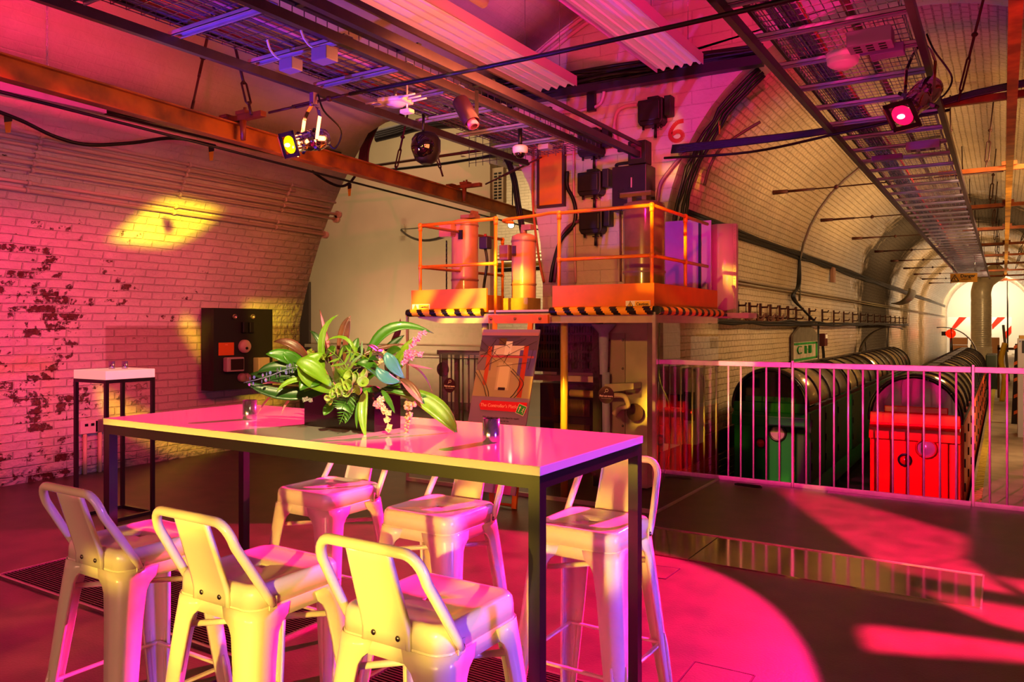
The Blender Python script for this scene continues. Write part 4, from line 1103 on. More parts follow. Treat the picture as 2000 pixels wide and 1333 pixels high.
# white inverter boxes seen through the glass side
t2 = thing('inverter_unit', 'pair of white wall boxes with dark middle band behind the glass corner', 'electrical unit', (-2.6, 8.0, 0))
a = P(1296, 715, y=7.9); b = P(1330, 870, y=7.9)
m_inv = mat('white casing', 'ddd0a8', .4)
obj('upper_box', MB().lim(a.x, b.x, 7.9, 8.15, P(1300, 770, y=7.9).z, a.z), m_inv, t2, bevel=.01)
obj('lower_box', MB().lim(a.x, b.x, 7.9, 8.15, b.z, P(1300, 796, y=7.9).z), m_inv, t2, bevel=.01)
obj('middle_band', MB().lim(a.x+.01, b.x-.01, 7.95, 8.15, P(1300, 796, y=7.9).z, P(1300, 770, y=7.9).z), m_blackp, t2)
e = P(1358, 870, y=7.9)
obj('side_box', MB().lim(b.x+.01, e.x, 7.92, 8.2, e.z, a.z-.02), mat('grey casing', '8a8078', .4), t2)
obj('screen_panel', MB().lim(b.x+.03, e.x-.01, 7.91, 7.92, P(1340, 822, y=7.9).z, P(1340, 766, y=7.9).z), m_blackp, t2)
p = P(1351, 806, y=7.9)
obj('red_light', MB().sphere((p.x, 7.905, p.z), .012, 10, 6), mat('red lamp', 'ff2010', .3, emit='ff1505', estr=4), t2)
obj('bracket', MB().lim(a.x, e.x, 8.15, 8.39, .3, .36), m_dkst, t2)

# ------------------------------------------------------------------ ladder with the poster
t2 = thing('platform_ladder', 'orange steel ladder leaning up to the gap in the platform', 'ladder', (-3.4, 5.2, 0))
xa, xb = P(967, 800, y=5.3).x-.02, P(1040, 800, y=5.3).x
yb_, yt_ = 5.13, 5.50; zt_ = 1.515
bxa, bxb = P(960, 990, y=5.13).x, P(1004, 990, y=5.13).x
xa = P(967, 620, y=5.5).x; xb = P(1038, 620, y=5.5).x
for x, bx_ in ((xa, bxa), (xb, bxb)): obj('stile', MB().bar((bx_, yb_, .0), (x, yt_, zt_), .04, .028), m_or, t2)
for k in range(5):
    u = .015+.2*k; obj('rung', MB().cyl((lerp(bxa, xa, u), lerp(yb_, yt_, u), zt_*u), (lerp(bxb, xb, u), lerp(yb_, yt_, u), zt_*u), .012, n=10), m_or, t2)
obj('top_plate', MB().lim(xa-.05, xb+.17, yt_-.03, yt_, zt_-.07, zt_), m_or, t2)
mb = MB()
for k in range(3): mb.sphere((lerp(xa-.02, xb+.1, k/2), yt_-.033, zt_-.03), .014, 8, 5)
obj('bolt', mb, m_tankd, t2)
# poster board in front of ladder
t3 = thing('poster_board', 'tilted information poster about the platform, hung on the orange ladder', 'poster', (-3.42, 5.1, 0))
pw = .275; cxp = -3.416
bot = Vector((cxp, 5.02, .13)); top = Vector((cxp, 5.40, 1.395))
up = (top-bot).normalized(); rt = Vector((1, 0, 0)); nm_ = rt.cross(up)
def pp_(u, v, k=0): return bot+rt*(u-.5)*2*pw+up*v*(top-bot).length+nm_*k
def quad(u0, u1, v0, v1, k=.001): return [pp_(u0, v0, k), pp_(u1, v0, k), pp_(u1, v1, k), pp_(u0, v1, k)]
obj('board', MB().prism(quad(0, 1, 0, 1, -.012), nm_*.012), mat('poster lilac', '8d6c9c', .3, coat=.4), t3)
Lp = (top-bot).length
PC = lambda c: mat('print '+c, c, .3, coat=.3)
pic = [(0, 1, .375, .965, 'a9937c'), (0, 1, .80, .965, '544468'), (.0, 1, .375, .56, 'a59078'), (.25, .8, .76, .86, 'cbb8c4'), (.0, .25, .62, .80, '7b6a80'), (.72, 1, .58, .82, '5a48a0'),
       (.03, .97, .745, .765, 'b0405a'), (.15, .22, .48, .85, 'b8482a'), (.78, .86, .38, .86, 'b43a20'), (.38, .62, .44, .70, 'b9a48e'), (.41, .59, .46, .66, 'd0bea6'), (.44, .56, .44, .465, '2a1c20'), (.45, .57, .77, .90, 'd8cfe0'), (.33, .46, .87, .93, '57402c'), (0, 1, .955, .985, 'a06a80')]
for i, (u0, u1, v0, v1, c) in enumerate(pic):
    v0, v1 = .57+(v0-.375)*.67, .57+(v1-.375)*.67
    obj('printed_picture', MB().prism(quad(u0, u1, v0, v1, .0006+.0004*i), nm_*.0004), PC(c), t3)
mb = MB(); random.seed(5)
def crv(pts, w): 
    c_ = catmull([pp_(u, .57+(v-.375)*.67, .008) for u, v in pts], 6); mb.tube(c_, w, 5)
crv([(.05, .62), (.2, .50), (.28, .42), (.30, .375)], .0035); crv([(.0, .60), (.17, .48), (.24, .40), (.26, .375)], .0035)
crv([(.62, .62), (.80, .52), (.74, .42), (.68, .375)], .0035); crv([(.64, .64), (.86, .52), (.80, .42), (.74, .375)], .0035)
for k in range(14): crv([(random.random(), random.uniform(.6, .95)), (random.random(), random.uniform(.6, .95))], .0016)
obj('printed_lines', mb, PC('2a1c20'), t3)
obj('red_banner', MB().prism([pp_(.2, .485, .009), pp_(.98, .485, .009), pp_(.98, .545, .009), pp_(.2, .545, .009), pp_(.16, .515, .009)], nm_*.0005), PC('d8202e'), t3)
text("The Controller's Platform", .038, pp_(.55, .515, .0105), rt, up, mat('pink lettering', 'ffb0a8', .5), t3)
for k, s_ in enumerate(('Mail cars arrived here in the depot for repairs', 'and checks. But once they left the', 'platform for the tunnels, how did they', 'know which way to go?')):
    text(s_, .0185, pp_(.25, .445-.019*k, .002), rt, up, mat('dark lettering', '2c1a34', .5), t3, align='LEFT')
obj('lower_sheet', MB().prism(quad(.22, .62, .0, .085, .001), nm_*.0006), PC('b8a8e0'), t3)
for k in range(3): text('Find the signals and press to see them work', .011, pp_(.26, .06-.016*k, .003), rt, up, MATS['dark lettering'], t3, align='LEFT') if k == 0 else None
obj('lower_photo', MB().prism(quad(.66, .92, .0, .09, .001), nm_*.0006), PC('e04ab8'), t3)
q = pp_(.90, .50, .012)
gs = thing('exit_sticker', 'small green running man exit sticker tilted at the corner of the poster', 'sign', q)
R2 = (rt*math.cos(-.3)+up*math.sin(-.3)).normalized(); U2 = nm_.cross(R2)
def gq(a0, a1, b0, b1, k): return [q+R2*a0+U2*b0+nm_*k, q+R2*a1+U2*b0+nm_*k, q+R2*a1+U2*b1+nm_*k, q+R2*a0+U2*b1+nm_*k]
obj('white_border', MB().prism(gq(-.04, .04, -.04, .04, 0), nm_*.001), m_wv, gs)
obj('green_field', MB().prism(gq(-.036, .036, -.036, .036, .0012), nm_*.0006), mat('exit green', '2f9a45', .4), gs)
mb = MB().prism([q+R2*a_+U2*b_+nm_*.002 for a_, b_ in ((-.02, -.025), (-.014, -.025), (-.014, .008), (-.006, .008), (-.017, .026), (-.028, .008), (-.02, .008))], nm_*.0006)
obj('arrow', mb, m_wv, gs)
mb = MB().cyl(q+R2*.02+U2*.018+nm_*.002, q+R2*.02+U2*.018+nm_*.0026, .004, n=10)
for (a0_, b0_, a1_, b1_) in ((.018, .012, .016, -.004), (.016, -.004, .024, -.012), (.024, -.012, .022, -.024), (.016, -.004, .008, -.014), (.018, .01, .028, .004), (.018, .01, .01, .004)):
    mb.bar(q+R2*a0_+U2*b0_+nm_*.0023, q+R2*a1_+U2*b1_+nm_*.0023, .004, .0006, up=nm_)
obj('running_figure', mb, m_wv, gs)

# ------------------------------------------------------------------ behind: gate, handrail, far room
t2 = thing('grey_gate', 'grey steel gate of vertical bars standing by the cream wall', 'gate', (-6.0, 8.9, 0))
a = P(855, 684, y=8.6); b = P(945, 684, y=8.6); m_gg = mat('grey gate steel', '6d5f55', .4, metal=.3)
obj('top_bar', MB().lim(a.x, b.x+.35, 8.58, 8.62, a.z-.06, a.z), m_gg, t2)
obj('bottom_bar', MB().lim(a.x, b.x+.35, 8.58, 8.62, .05, .1), m_gg, t2)
obj('post', MB().lim(a.x+.1, a.x+.2, 8.55, 8.57, 0, a.z-.06), m_gg, t2)
obj('post', MB().lim(a.x+.32, a.x+.40, 8.55, 8.57, 0, a.z-.06), m_gg, t2)
n_ = 11
for k in range(n_): x = a.x+.04+(b.x+.3-a.x)*k/n_; obj('baluster', MB().cyl((x, 8.6, .1), (x, 8.6, a.z-.06), .012, n=8), m_gg, t2)
p = P(863, 722, y=8.52); s = single('oval_plate', MB().cyl((p.x, 8.535, p.z), (p.x, 8.549, p.z), .1, n=24), mat('brown plate dull', '3c2a20', .5), 'plain brown disc fixed on the grey gate post', 'plate')
t2 = thing('wall_handrail', 'horizontal tubular handrail along the cream wall behind the flowers', 'handrail', (-9, 10.6, 0))
z_ = P(850, 697, y=10.6).z
obj('tube', MB().cyl((-11.4, 10.6, z_), (-7.0, 10.6, z_), .03), mat('handrail steel', 'a59a86', .3, metal=.5), t2)
for x in (-10.5, -9, -7.6): obj('bracket', MB().lim(x-.03, x+.03, 10.6, 10.66, z_-.12, z_), m_gg, t2)
# far room fittings
m_ymb = mat('yellow beam', 'b8902a', .5, noise=.2)
single('yellow_beam', MB().lim(-12, -3.8, 13.0, 13.15, P(980, 516, y=13).z-.12, P(980, 516, y=13).z), m_ymb, 'yellow painted beam across the far room behind the cylinders', 'beam')
single('far_pipe', MB().cyl((-12, 12, P(960, 528, y=12).z), (-3.8, 12, P(960, 528, y=12).z), .035), m_dkst, 'dark pipe across the far room under the yellow beam', 'pipe')
mb = MB()
for k in range(5): mb.cyl((-13, 14+.3*k, 2.6+.12*k), (-3.8, 14+.3*k, 2.62+.12*k), .03, n=10)
single('far_pipes', mb, mat('pale pipe', 'cfc0a8', .3, metal=.3), 'pale pipes crossing the far room near its ceiling', 'pipes')
p = P(998, 440, y=12.5)
t2 = thing('track_spotlight', 'small lit spotlight in the far room above the shorter cylinder', 'spotlight', p)
obj('can', MB().lathe([(.02, .16), (.06, .14), (.07, 0), (.06, 0)], p, Vector((-.3, .9, .3)), 16), mat('grey can', '8a8a86', .3, metal=.5), t2)
obj('lens', MB().cyl(p, p+Vector((-.003, .009, .003)), .055), mat('white lens', 'ffffff', .3, emit='ffe0b0', estr=18), t2)
obj('stem', MB().cyl(p+Vector((-.03, .1, .05)), (p.x-.03, p.y+.1, 5.5), .012), m_dkst, t2)
a = P(958, 335, y=10.75)
t2 = thing('wall_grille', 'tall narrow ventilation grille at the end of the cream wall', 'grille', (a.x, 10.8, a.z))
zA, zB = P(965, 330, y=10.9).z, P(965, 398, y=10.9).z
obj('frame', MB().lim(-7.245, -7.02, 10.85, 10.95, zB, zA), m_cream, t2)
mb = MB()
for i in range(9):
    for j in range(2): mb.lim(-7.2+.085*j, -7.14+.085*j, 10.845, 10.85, zB+.06+(zA-zB-.12)*i/9, zB+.06+(zA-zB-.12)*(i+.6)/9)
obj('slots', mb, m_blackp, t2)
p = P(785, 450, y=10.75)
t2 = thing('cable_outlet', 'square outlet plate on the cream wall with cables leading to the cylinder', 'outlet', p)
obj('plate', MB().box(p, (.12, .03, .2)), m_cream, t2)
q = P(880, 457, y=6.4)
obj('cable', MB().tube(sag(p+Vector((0, -.02, 0)), q, .12), .018, 7), m_black, t2); obj('cable', MB().tube(sag(p+Vector((0, -.02, .02)), q+Vector((0, 0, .12)), .02), .008, 6), m_black, t2)
# ------------------------------------------------------------------ overhead ladder trays
m_strut = mat('galvanised strut', 'b8b0c8', .3, metal=.45, noise=.1, nscale=12)
m_beam = mat('dark rail steel', '4c3a48', .35, metal=.5, noise=.15)
m_wire = mat('wire mesh steel', '9a94a0', .25, metal=.9)
def channel(a, b, w, h):       # open C channel along a-b
    mb = MB(); a = Vector(a); b = Vector(b)
    sd, u, d = basis(b-a)
    for off, ww, hh in ((u*(h/2-.002), w, .004), (sd*(w/2-.002), .004, h), (-sd*(w/2-.002), .004, h)):
        M_ = Matrix((sd, u, d)).transposed(); mb.box((a+b)/2+off, (ww, hh, (b-a).length), M_)
    for s_ in (-1, 1): mb.box((a+b)/2+sd*s_*(w/2-.007)-u*(h/2-.002), (.014, .004, (b-a).length), Matrix((sd, u, d)).transposed())
    return mb
def tray(lab, X0_, X1_, z, y0, y1, struts, group=None, mesh_end=None, extra=None):
    t = thing('cable_tray', lab, 'cable tray', ((X0_+X1_)/2, (y0+y1)/2, z))
    for x in (X0_, X1_): obj('side_rail', MB().lim(x-.022, x+.022, y0, y1, z-.02, z+.045), m_beam, t)
    for yy in struts: obj('strut', channel((X0_, yy, z+.055), (X1_, yy, z+.055), .08, .03), m_strut, t)
    mb = MB(); r = .0025; zb = z+.085; ye = mesh_end or y1; n = int((X1_-X0_-.16)/.055)
    for k in range(n+1):
        x = X0_+.08+(X1_-X0_-.16)*k/n; mb.box((x, (y0+ye)/2, zb), (.005, ye-y0, .005))
    for x in (X0_+.08, X1_-.08): mb.box((x, (y0+ye)/2, zb+.06), (.005, ye-y0, .005))
    yy = y0
    while yy < ye:
        mb.box(((X0_+X1_)/2, yy, zb-.004), (X1_-X0_-.16, .005, .005))
        for x in (X0_+.08, X1_-.08): mb.box((x, yy, zb+.03), (.005, .005, .06))
        yy += .1
    obj('wire_basket', mb, m_wire, t)
    mb = MB()
    for x in (X0_+.03, X1_-.05):
        mb.lim(x, x+.04, y0, y1, z+.12, z+.135)
        mb.lim(x, x+.004, y0, y1, z+.135, z+.17)
    obj('upper_channel', mb, m_dkst, t)
    return t
TZ3 = 3.30
ta = tray('long steel cable tray overhead between the brick wall and the pier', -4.67, -3.70, TZ3, -1.0, 7.72, [3.18-.64*k for k in range(6)][::-1]+[3.82+.64*k for k in range(6)])
tb = tray('long steel cable tray running down the white brick tunnel roof', -1.41, -.46, TZ3, 1.0, 36, [2.0+.66*k for k in range(51)], mesh_end=30)
single('ceiling_rail', MB().lim(-3.52, -3.47, -1.0, 8.38, 3.33, 3.40).lim(-3.47, -3.45, -1, 8.38, 3.45, 3.49), m_beam, 'dark steel rail parallel to the tray, ending at the pier', 'rail')
mb = MB()
for k in range(9): y = .5+.95*k; mb.lim(-3.70, -3.5, y, y+.04, 3.40, 3.43)
single('rail_clips', mb, m_blk, 'black clips joining the overhead tray and the rail beside it', 'clips')
mb = MB()
random.seed(2)
for k in range(7):
    x = -4.5+.1*k; mb.tube([(x+.01*math.sin(i*1.3+k), -1+.6*i, 3.405+.012*math.sin(i+k)) for i in range(15)], random.choice((.012, .016, .01)), 6)
single('tray_cables', mb, mat('purple grey cable', '5c4a70', .4), 'purple grey cables lying in the overhead tray beside the brick wall', 'cables')
mb = MB()
for k in range(2): mb.tube([(-4.05+.22*k+.01*math.sin(i*1.3+k), -1+.6*i, 3.405) for i in range(15)], .02, 8)
single('tray_conduits', mb, mat('pink plastic conduit', 'd88aa8', .3), 'two pale pink conduits lying in the overhead tray', 'conduits')
single('red_alarm_duct', MB().lim(-4.52, -4.47, -1, 7.6, 3.43, 3.47), mat('red duct', 'a0201a', .4), 'red strip duct along the overhead tray on the brick wall side', 'duct')
mb = MB()
for k in range(16):
    x = -1.25+.022*(k % 8); mb.tube([(x+.012*math.sin(i*1.1+k), 1+1.2*i, 3.405+.02*(k//8)+.008*math.sin(i*.7+k)) for i in range(26)], .010, 5)
single('tunnel_tray_cables', mb, mat('slate blue cable', '4a4a70', .4), 'bundle of slate blue cables lying in the tunnel cable tray', 'cables')
mb = MB().tube([(-1.06+.02*math.sin(i), 1+1.2*i, 3.41) for i in range(26)], .012, 6)
single('red_cable', mb, mat('red cable', 'c0201a', .4), 'thin red cable lying along the tunnel cable tray', 'cable')
for xx, lb in ((-.85, 'middle'), ):
    single('tray_divider', MB().lim(xx, xx+.05, 1, 40, 3.41, 3.43), mat('olive bar', '6a5c40', .5), 'flat olive bar lying along the middle of the tunnel cable tray', 'bar')

# ------------------------------------------------------------------ crane rails and their hangers
m_ib = mat('ochre painted steel', 'a86016', .45, noise=.3, nscale=4, dark='6e3a10')
m_ibr = mat('yellow painted steel', 'c0862a', .5, noise=.4, nscale=5, dark='8a5a1c')
def ibeam(a, b, w, h, lab, m):
    a = Vector(a); b = Vector(b); sd, u, d = basis(b-a); M_ = Matrix((sd, u, d)).transposed(); L_ = (b-a).length; c = (a+b)/2
    mb = MB().box(c+u*(h/2), (w, .012, L_), M_).box(c-u*(h/2), (w, .012, L_), M_).box(c, (.012, h, L_), M_)
    return single('crane_rail', mb, m, lab, 'beam')
d_ = Vector((-6.16+5.48, 8.01, 0)).normalized(); A0 = Vector((-5.48, 2.49, 3.1))
ibeam(A0-d_*3.5, A0+d_*12, .10, .15, 'orange painted overhead rail running past the opening to the far room', m_ib)
ibeam((.062, .2, 3.40), (.062, 34, 3.40), .075, .13, 'yellow painted overhead rail above the tunnel platform', m_ibr)
mb = MB().tube([A0-d_*3.3+Vector((-.12, 0, -.13)), A0+d_*9+Vector((-.12, 0, -.13))], .012, 6)
single('trolley_cable', mb, m_black, 'thin black cable running just below the orange overhead rail', 'cable')
m_hang = mat('orange brown steel', '8a4312', .45, noise=.4)
def railx(y): return A0.x+d_.x/d_.y*(y-A0.y)
def turnbuckle(a, b, lab, grp, m=None, r=.011, f0=.3, f1=.62):
    m = m or m_rust; a = Vector(a); b = Vector(b); s = thing('hanger_rod', lab, 'hanger', a, group=grp)
    sd, u, d = basis(b-a)
    p1, p2 = lerp(a, b, f0), lerp(a, b, f1)
    obj('rod', MB().tube([a, p1+d*.03], r, 8).tube([p2-d*.03, b], r, 8), m, s)
    mb = MB()
    for e in (-1, 1): mb.tube([p1+sd*.0, p1+sd*.022*e+d*.03, p2+sd*.022*e-d*.03, p2], .009, 7)
    obj('turnbuckle', mb, m, s)
    k = lerp(a, b, min(.9, f1+.14)); obj('eye', MB().sphere(k, .028, 10, 6, (1, 1, .8)), m, s)
    return s
HZ = 3.2
yr = [4.45, 8.15]
for i, y in enumerate(yr):
    xr = railx(y)-.07; s = thing('rail_crossbar', ['orange crossbar with bolted clamp on the overhead rail beside the yellow lantern', 'orange crossbar with bolted clamp on the overhead rail in front of the cream wall'][i], 'crossbar', (xr, y, HZ))
    obj('bar', MB().lim(xr-.25, xr+.42, y-.03, y+.03, HZ+.0, HZ+.045), m_hang, s)
    obj('clamp', MB().lim(xr-.1, xr-.0, y-.05, y+.05, HZ+.045, HZ+.07).lim(xr+.12, xr+.24, y-.05, y+.05, HZ+.045, HZ+.075), m_hang, s)
    obj('bolt', MB().cyl((xr+.16, y, HZ-.17), (xr+.16, y, HZ), .022, .03, 12).cyl((xr+.14, y+.02, HZ+.07), (xr+.14, y+.02, HZ+.1), .014, n=6).cyl((xr+.21, y-.02, HZ+.07), (xr+.21, y-.02, HZ+.1), .014, n=6), m_hang, s)
# long tie rods across
g = 'tie rods across the vault at rail height'
turnbuckle((railx(4.45)+.42, 4.45, HZ+.02), (-4.3, 4.45, HZ+.03), 'rusty turnbuckle tie between the orange rail and the tray beside the yellow lantern', None)
single('tie_cable', MB().tube(sag((-4.3, 4.45, HZ+.03), (.0, 4.5, 3.27), .03, 16), .016, 8), m_black, 'long black cable crossing under both trays and both ribbed lights', 'cable')
turnbuckle((railx(8.15)+.42, 8.15, HZ+.02), (-4.75, 8.2, HZ+.28), 'rusty turnbuckle tie reaching from the orange crossbar to the pier edge', None)
# suspension rods from the vault to the orange rail
hl = 'vault suspension rods of the orange rail'
for i, (pa_, pb_, da_, db_, lb) in enumerate((((372, 226), (400, 96), 6.45, 6.5, 'rusty suspension rod with turnbuckle nearest the left of the yellow lantern'), ((491, 224), (466, 120), 6.35, 6.5, 'rusty suspension rod dropping onto the crossbar by the yellow lantern'), ((770, 345), (785, 275), 9.2, 9.3, 'rusty suspension rod in front of the cream wall, nearer the camera'), ((865, 345), (845, 280), 9.6, 9.5, 'rusty suspension rod in front of the cream wall, beside the black dome'))):
    turnbuckle(P(*pa_, d=da_), P(*pb_, d=db_)+(P(*pb_, d=db_)-P(*pa_, d=da_))*(.75 if i < 2 else 1.2), lb, None, r=.012, f0=.10, f1=.36)
# tie rods in the tunnel
ty = [12.1, 15.75, 19.4, 23.1, 26.7, 30.3, 34, 37.6, 41.3]
for i, y in enumerate(ty):
    xw = TX-math.sqrt(TR**2-(3.45-TZ)**2)+.02
    s = thing('tie_rod', ['tie rod from the tunnel wall nearest the camera, crossing under the cable tray', 'second tie rod down the tunnel wall beside the arch conduit'][i] if i < 2 else 'thin dark tie rod crossing the tunnel further down', 'tie rod', (xw, y, 3.45), group=None if i < 2 else 'far tie rods across the tunnel')
    obj('wall_socket', MB().cyl((xw, y, 3.45), (xw+.22, y, 3.45), .035, .03, 10), m_rust, s)
    obj('rod', MB().tube([(xw+.2, y, 3.45), (xw+.6, y, 3.45)], .02, 8).tube([(xw+.6, y, 3.45), (.0, y, 3.46)], .010, 8), m_rust, s)
    obj('eye', MB().sphere((xw+.9, y, 3.45), .035, 10, 6), m_rust, s)
    s = thing('hanger_crossbar', 'orange crossbar bolted over the yellow tunnel rail' if i > 0 else 'orange crossbar over the yellow rail beyond the pink lantern', 'crossbar', (.0, y, 3.46), group='crossbars over the yellow tunnel rail' if i > 0 else None)
    obj('bar', MB().lim(-.75, .9, y-.03, y+.03, 3.47, 3.53), m_hang, s)
    obj('clamp', MB().lim(-.02, .15, y-.06, y+.06, 3.53, 3.58), m_hang, s)
    for e, lb in ((-.6, 'a'), (-.2, 'b'), (.35, 'c'), (.75, 'd')):
        if i < 7:
            zc = TZ+math.sqrt(max(TR**2-(e*1.3+.15-TX)**2, .5))-.04
            if zc > 3.7: turnbuckle((e, y, 3.5), (e*1.3+.15, y+.35, zc), 'rusty suspension rod with turnbuckle rising from a tunnel crossbar to the vault', 'suspension rods in the tunnel roof', r=.009, f0=.1, f1=.4)
s = thing('hanger_crossbar', 'orange crossbar over the yellow rail next to the pink lantern', 'crossbar', (.0, 8.2, 3.3))
obj('bar', MB().lim(-.95, .9, 8.17, 8.23, 3.44, 3.50), m_hang, s)
turnbuckle((-.35, 8.15, 3.46), (-.05, 8.0, 4.75), 'rusty turnbuckle rod rising beside the pink lantern to the vault', None, r=.012, f0=.06, f1=.3)
turnbuckle((-.18, 5.0, 3.5), (-.1, 5.2, 5.2), 'thin dark rod hanging from the vault left of the yellow rail', None, r=.008, f0=.5, f1=.6)
mb = MB()
for k in range(5):
    dz = .02*math.sin(k*2); mb.tube(catmull([(-3.1, 8.2+.01*k, 3.34+.02*k), (-2.4, 8.2, 3.33+.015*k), (-1.6, 8.18, 3.33+.012*k), (-.9, 8.2, 3.38+.01*k), (-.2, 8.15, 3.50+.01*k), (.9, 8.1, 3.54+.01*k), (1.6, 8.1, 3.5)]), .014, 6)
single('crossing_cable_loom', mb, mat('violet black cable', '1a1220', .4), 'thick loom of dark cables crossing the tunnel mouth behind the pink lantern', 'cables')
mb = MB().tube(catmull([(-3.2, 8.25, 3.30), (-2.2, 8.1, 3.22), (-1.3, 8.0, 3.28), (-.4, 7.9, 3.34)]), .014, 7)
single('slack_cable', mb, m_black, 'black cable sagging just beneath the loom across the tunnel mouth', 'cable')
a = P(1485, 238, y=8.6); b = P(1380, 360, y=8.6)
single('bent_conduit', MB().tube(catmull([P(1485, 238, y=8.7), P(1455, 256, y=8.7), P(1420, 280, y=8.65), P(1400, 300, y=8.62), P(1385, 330, y=8.6), P(1376, 362, y=8.58)]), .018, 8), mat('olive plastic', '5a5a2a', .4), 'loose bent conduit curving in front of the tunnel bricks', 'conduit')
m_pcon2 = mat('painted pink conduit', 'c58a9a', .35)
# cable harness along the spandrel
mb = MB(); random.seed(4)
for k in range(9):
    dz = .045*k; q = [P(868, 222-4*k, y=8.3), P(900, 207-5*k, y=8.3), P(1050, 190-5*k, y=8.3), P(1200, 160-4*k, y=8.3), P(1350, 138-4*k, y=8.3), P(1490, 105-2*k, y=8.3)]
    q = [v+Vector((0, random.uniform(-.05, .04), random.uniform(-.03, .03))) for v in q]
    mb.tube(catmull(q, 6), random.choice((.014, .02, .024)), 6)
single('spandrel_cables', mb, m_black, 'mass of black cables draped across the brickwork above the pier switches', 'cables')
q = [P(x, y, y=8.32) for x, y in ((960, 205), (1490, 118))]
single('spandrel_tray', MB().bar(q[0], q[1], .12, .10), mat('dark violet steel', '2e2030', .4, metal=.3), 'dark steel tray fixed along the brickwork above the pier switches', 'tray')
mb = MB(); q0 = P(860, 218, y=8.25); q1 = P(1060, 262, y=8.25)
for k in range(14): x = lerp(-5.9, -4.5, k/13); mb.box((x, 8.3, 3.75), (.006, .006, .5))
for k in range(5): mb.box((-5.2, 8.3, 3.55+.11*k), (1.4, .006, .006))
single('wire_basket_offcut', mb, m_wire, 'piece of wire basket tray on the brickwork at the end of the overhead tray', 'wire basket')
for k in range(2):
    pts = [(VX+(VR-.09-.09*k)*math.cos(math.radians(a_)), 8.33, VZ+(VR-.09-.09*k)*math.sin(math.radians(a_))) for a_ in range(86, 133, 3)]
    single('vault_conduit', MB().tube(pts, .024, 8), m_pcon2, ['pink painted conduit following the curve of the vault above the pier, the outer one', 'pink painted conduit following the curve of the vault above the pier, the inner one'][k], 'conduit')
# tray and cables around the head of the opening
mb = MB()
for k in range(7):
    q = [P(700+3*k, 330, y=7.4), P(705+2.5*k, 290, y=7.4), P(718+3*k, 250, y=7.5), P(745, 228+2*k, y=7.6), P(790, 215+2*k, y=7.8)]
    mb.tube(catmull(q, 6), .016, 6)
single('opening_loom', mb, mat('dark red cable', '4a1e1c', .45), 'fan of dark red cables bending round the head of the opening', 'cables')
mb = MB()
for k in range(4):
    q = [P(735, 272-4*k, y=9.2), P(775, 262-4*k, y=9.2), P(820, 250-4*k, y=9.2), P(900, 243-4*k, y=9.2), P(960, 240-4*k, y=9.2)]
    mb.tube(catmull(q, 6), .05, 8)
single('insulated_loom', mb, mat('dark slate wrap', '2a2434', .6), 'thick dark wrapped bundle crossing just inside the head of the opening', 'cables')
m_rp = mat('rusty pipe', '4a2818', .5)
single('opening_pipe', MB().tube([P(700, 328, y=8.9), P(965, 290, y=8.9)], .022, 8), m_rp, 'rusty pipe crossing the upper part of the opening', 'pipe')
single('opening_pipe', MB().tube(catmull([P(720, 336, y=8.8), P(850, 322, y=8.8), P(975, 304, y=8.8), P(994, 316, y=8.8), P(1004, 360, y=8.8)]), .022, 8), m_black, 'black pipe crossing the opening just under the rusty one', 'pipe')
t = thing('strip_light', 'long white tube light hanging inside the passage behind the black dome', 'light', P(950, 315, y=10.2))
a = P(908, 300, y=10.2); b = P(1015, 330, y=9.2)
obj('body', MB().bar(a, b, .12, .06), mat('pale fitting', 'cfc2b0', .4), t); obj('end_cap', MB().box(a, (.14, .05, .1), bev=.01), mat('grey cap', '8a7a78', .5), t)
for e in (.2, .8): q_ = lerp(a, b, e); obj('suspension_wire', MB().cyl(q_, (q_.x, q_.y, 5.5), .004, n=5), m_wire, t)

# ------------------------------------------------------------------ ribbed pendant lights
m_rib = mat('pearly ribbed plastic', 'f0c8dc', .35, emit='ff9ac0', estr=.12)
def ribbed(x0, x1, y0, y1, z, lab):
    t = thing('ribbed_pendant', lab, 'light fitting', ((x0+x1)/2, (y0+y1)/2, z))
    mb = MB(); rows = []; n = 5
    pr = []
    for k in range(n):
        a = x0+(x1-x0)*k/n; w_ = (x1-x0)/n
        pr += [(a, z+.035), (a+w_*.45, z+.028), (a+w_*.62, z), (a+w_*.74, z), (a+w_*.95, z+.035)]
    pr.append((x1, z+.035))
    mb.grid([[(x, y, zz) for x, zz in pr] for y in (y0, y1)], smooth=False)
    obj('ribbed_diffuser', mb, m_rib, t, solid=.004)
    obj('tray_top', MB().lim(x0-.004, x1+.004, y0, y1, z+.04, z+.05).lim(x1+.002, x1+.008, y0, y1, z-.01, z+.10).lim(x0-.008, x0-.002, y0, y1, z-.01, z+.10), mat('pendant side', 'd0a0c0', .4), t)
    for y in (y0+.5, y1-.3):
        for x in (x0+.05, x1-.05):
            zc = VZ+math.sqrt(VR**2-(x-VX)**2); obj('suspension_wire', MB().cyl((x, y, z+.05), (x, y, zc+.02), .0035, n=5), m_wire, t)
ribbed(-4.58, -4.04, -.5, 7.75, 4.12, 'long pink ribbed pendant light above the tray, the one nearer the brick wall')
ribbed(-3.10, -2.61, -.5, 7.8, 4.12, 'long pink ribbed pendant light ending over the pier, the one nearer the tunnel')
p = P(945, 4, d=6.2)
single('pendant_end', MB().tube([p, p+Vector((0, -1.2, 0))], .05, 14), mat('pendant side', 'd0a0c0'), 'rounded end of a pale tube light at the very top of the picture', 'light fitting')
a = P(-60, 148, y=3.9); 
t = thing('wall_strip_light', 'flat lilac strip light high on the brick wall below the orange rail', 'light', (-6.75, 3.6, 3.35))
q0 = P(-40, 158, x=-6.6); q1 = P(205, 211, x=-6.6)
obj('housing', MB().bar(q0+Vector((0, -.6, 0)), q1, .05, .10), mat('lilac housing', 'a890c0', .4), t)

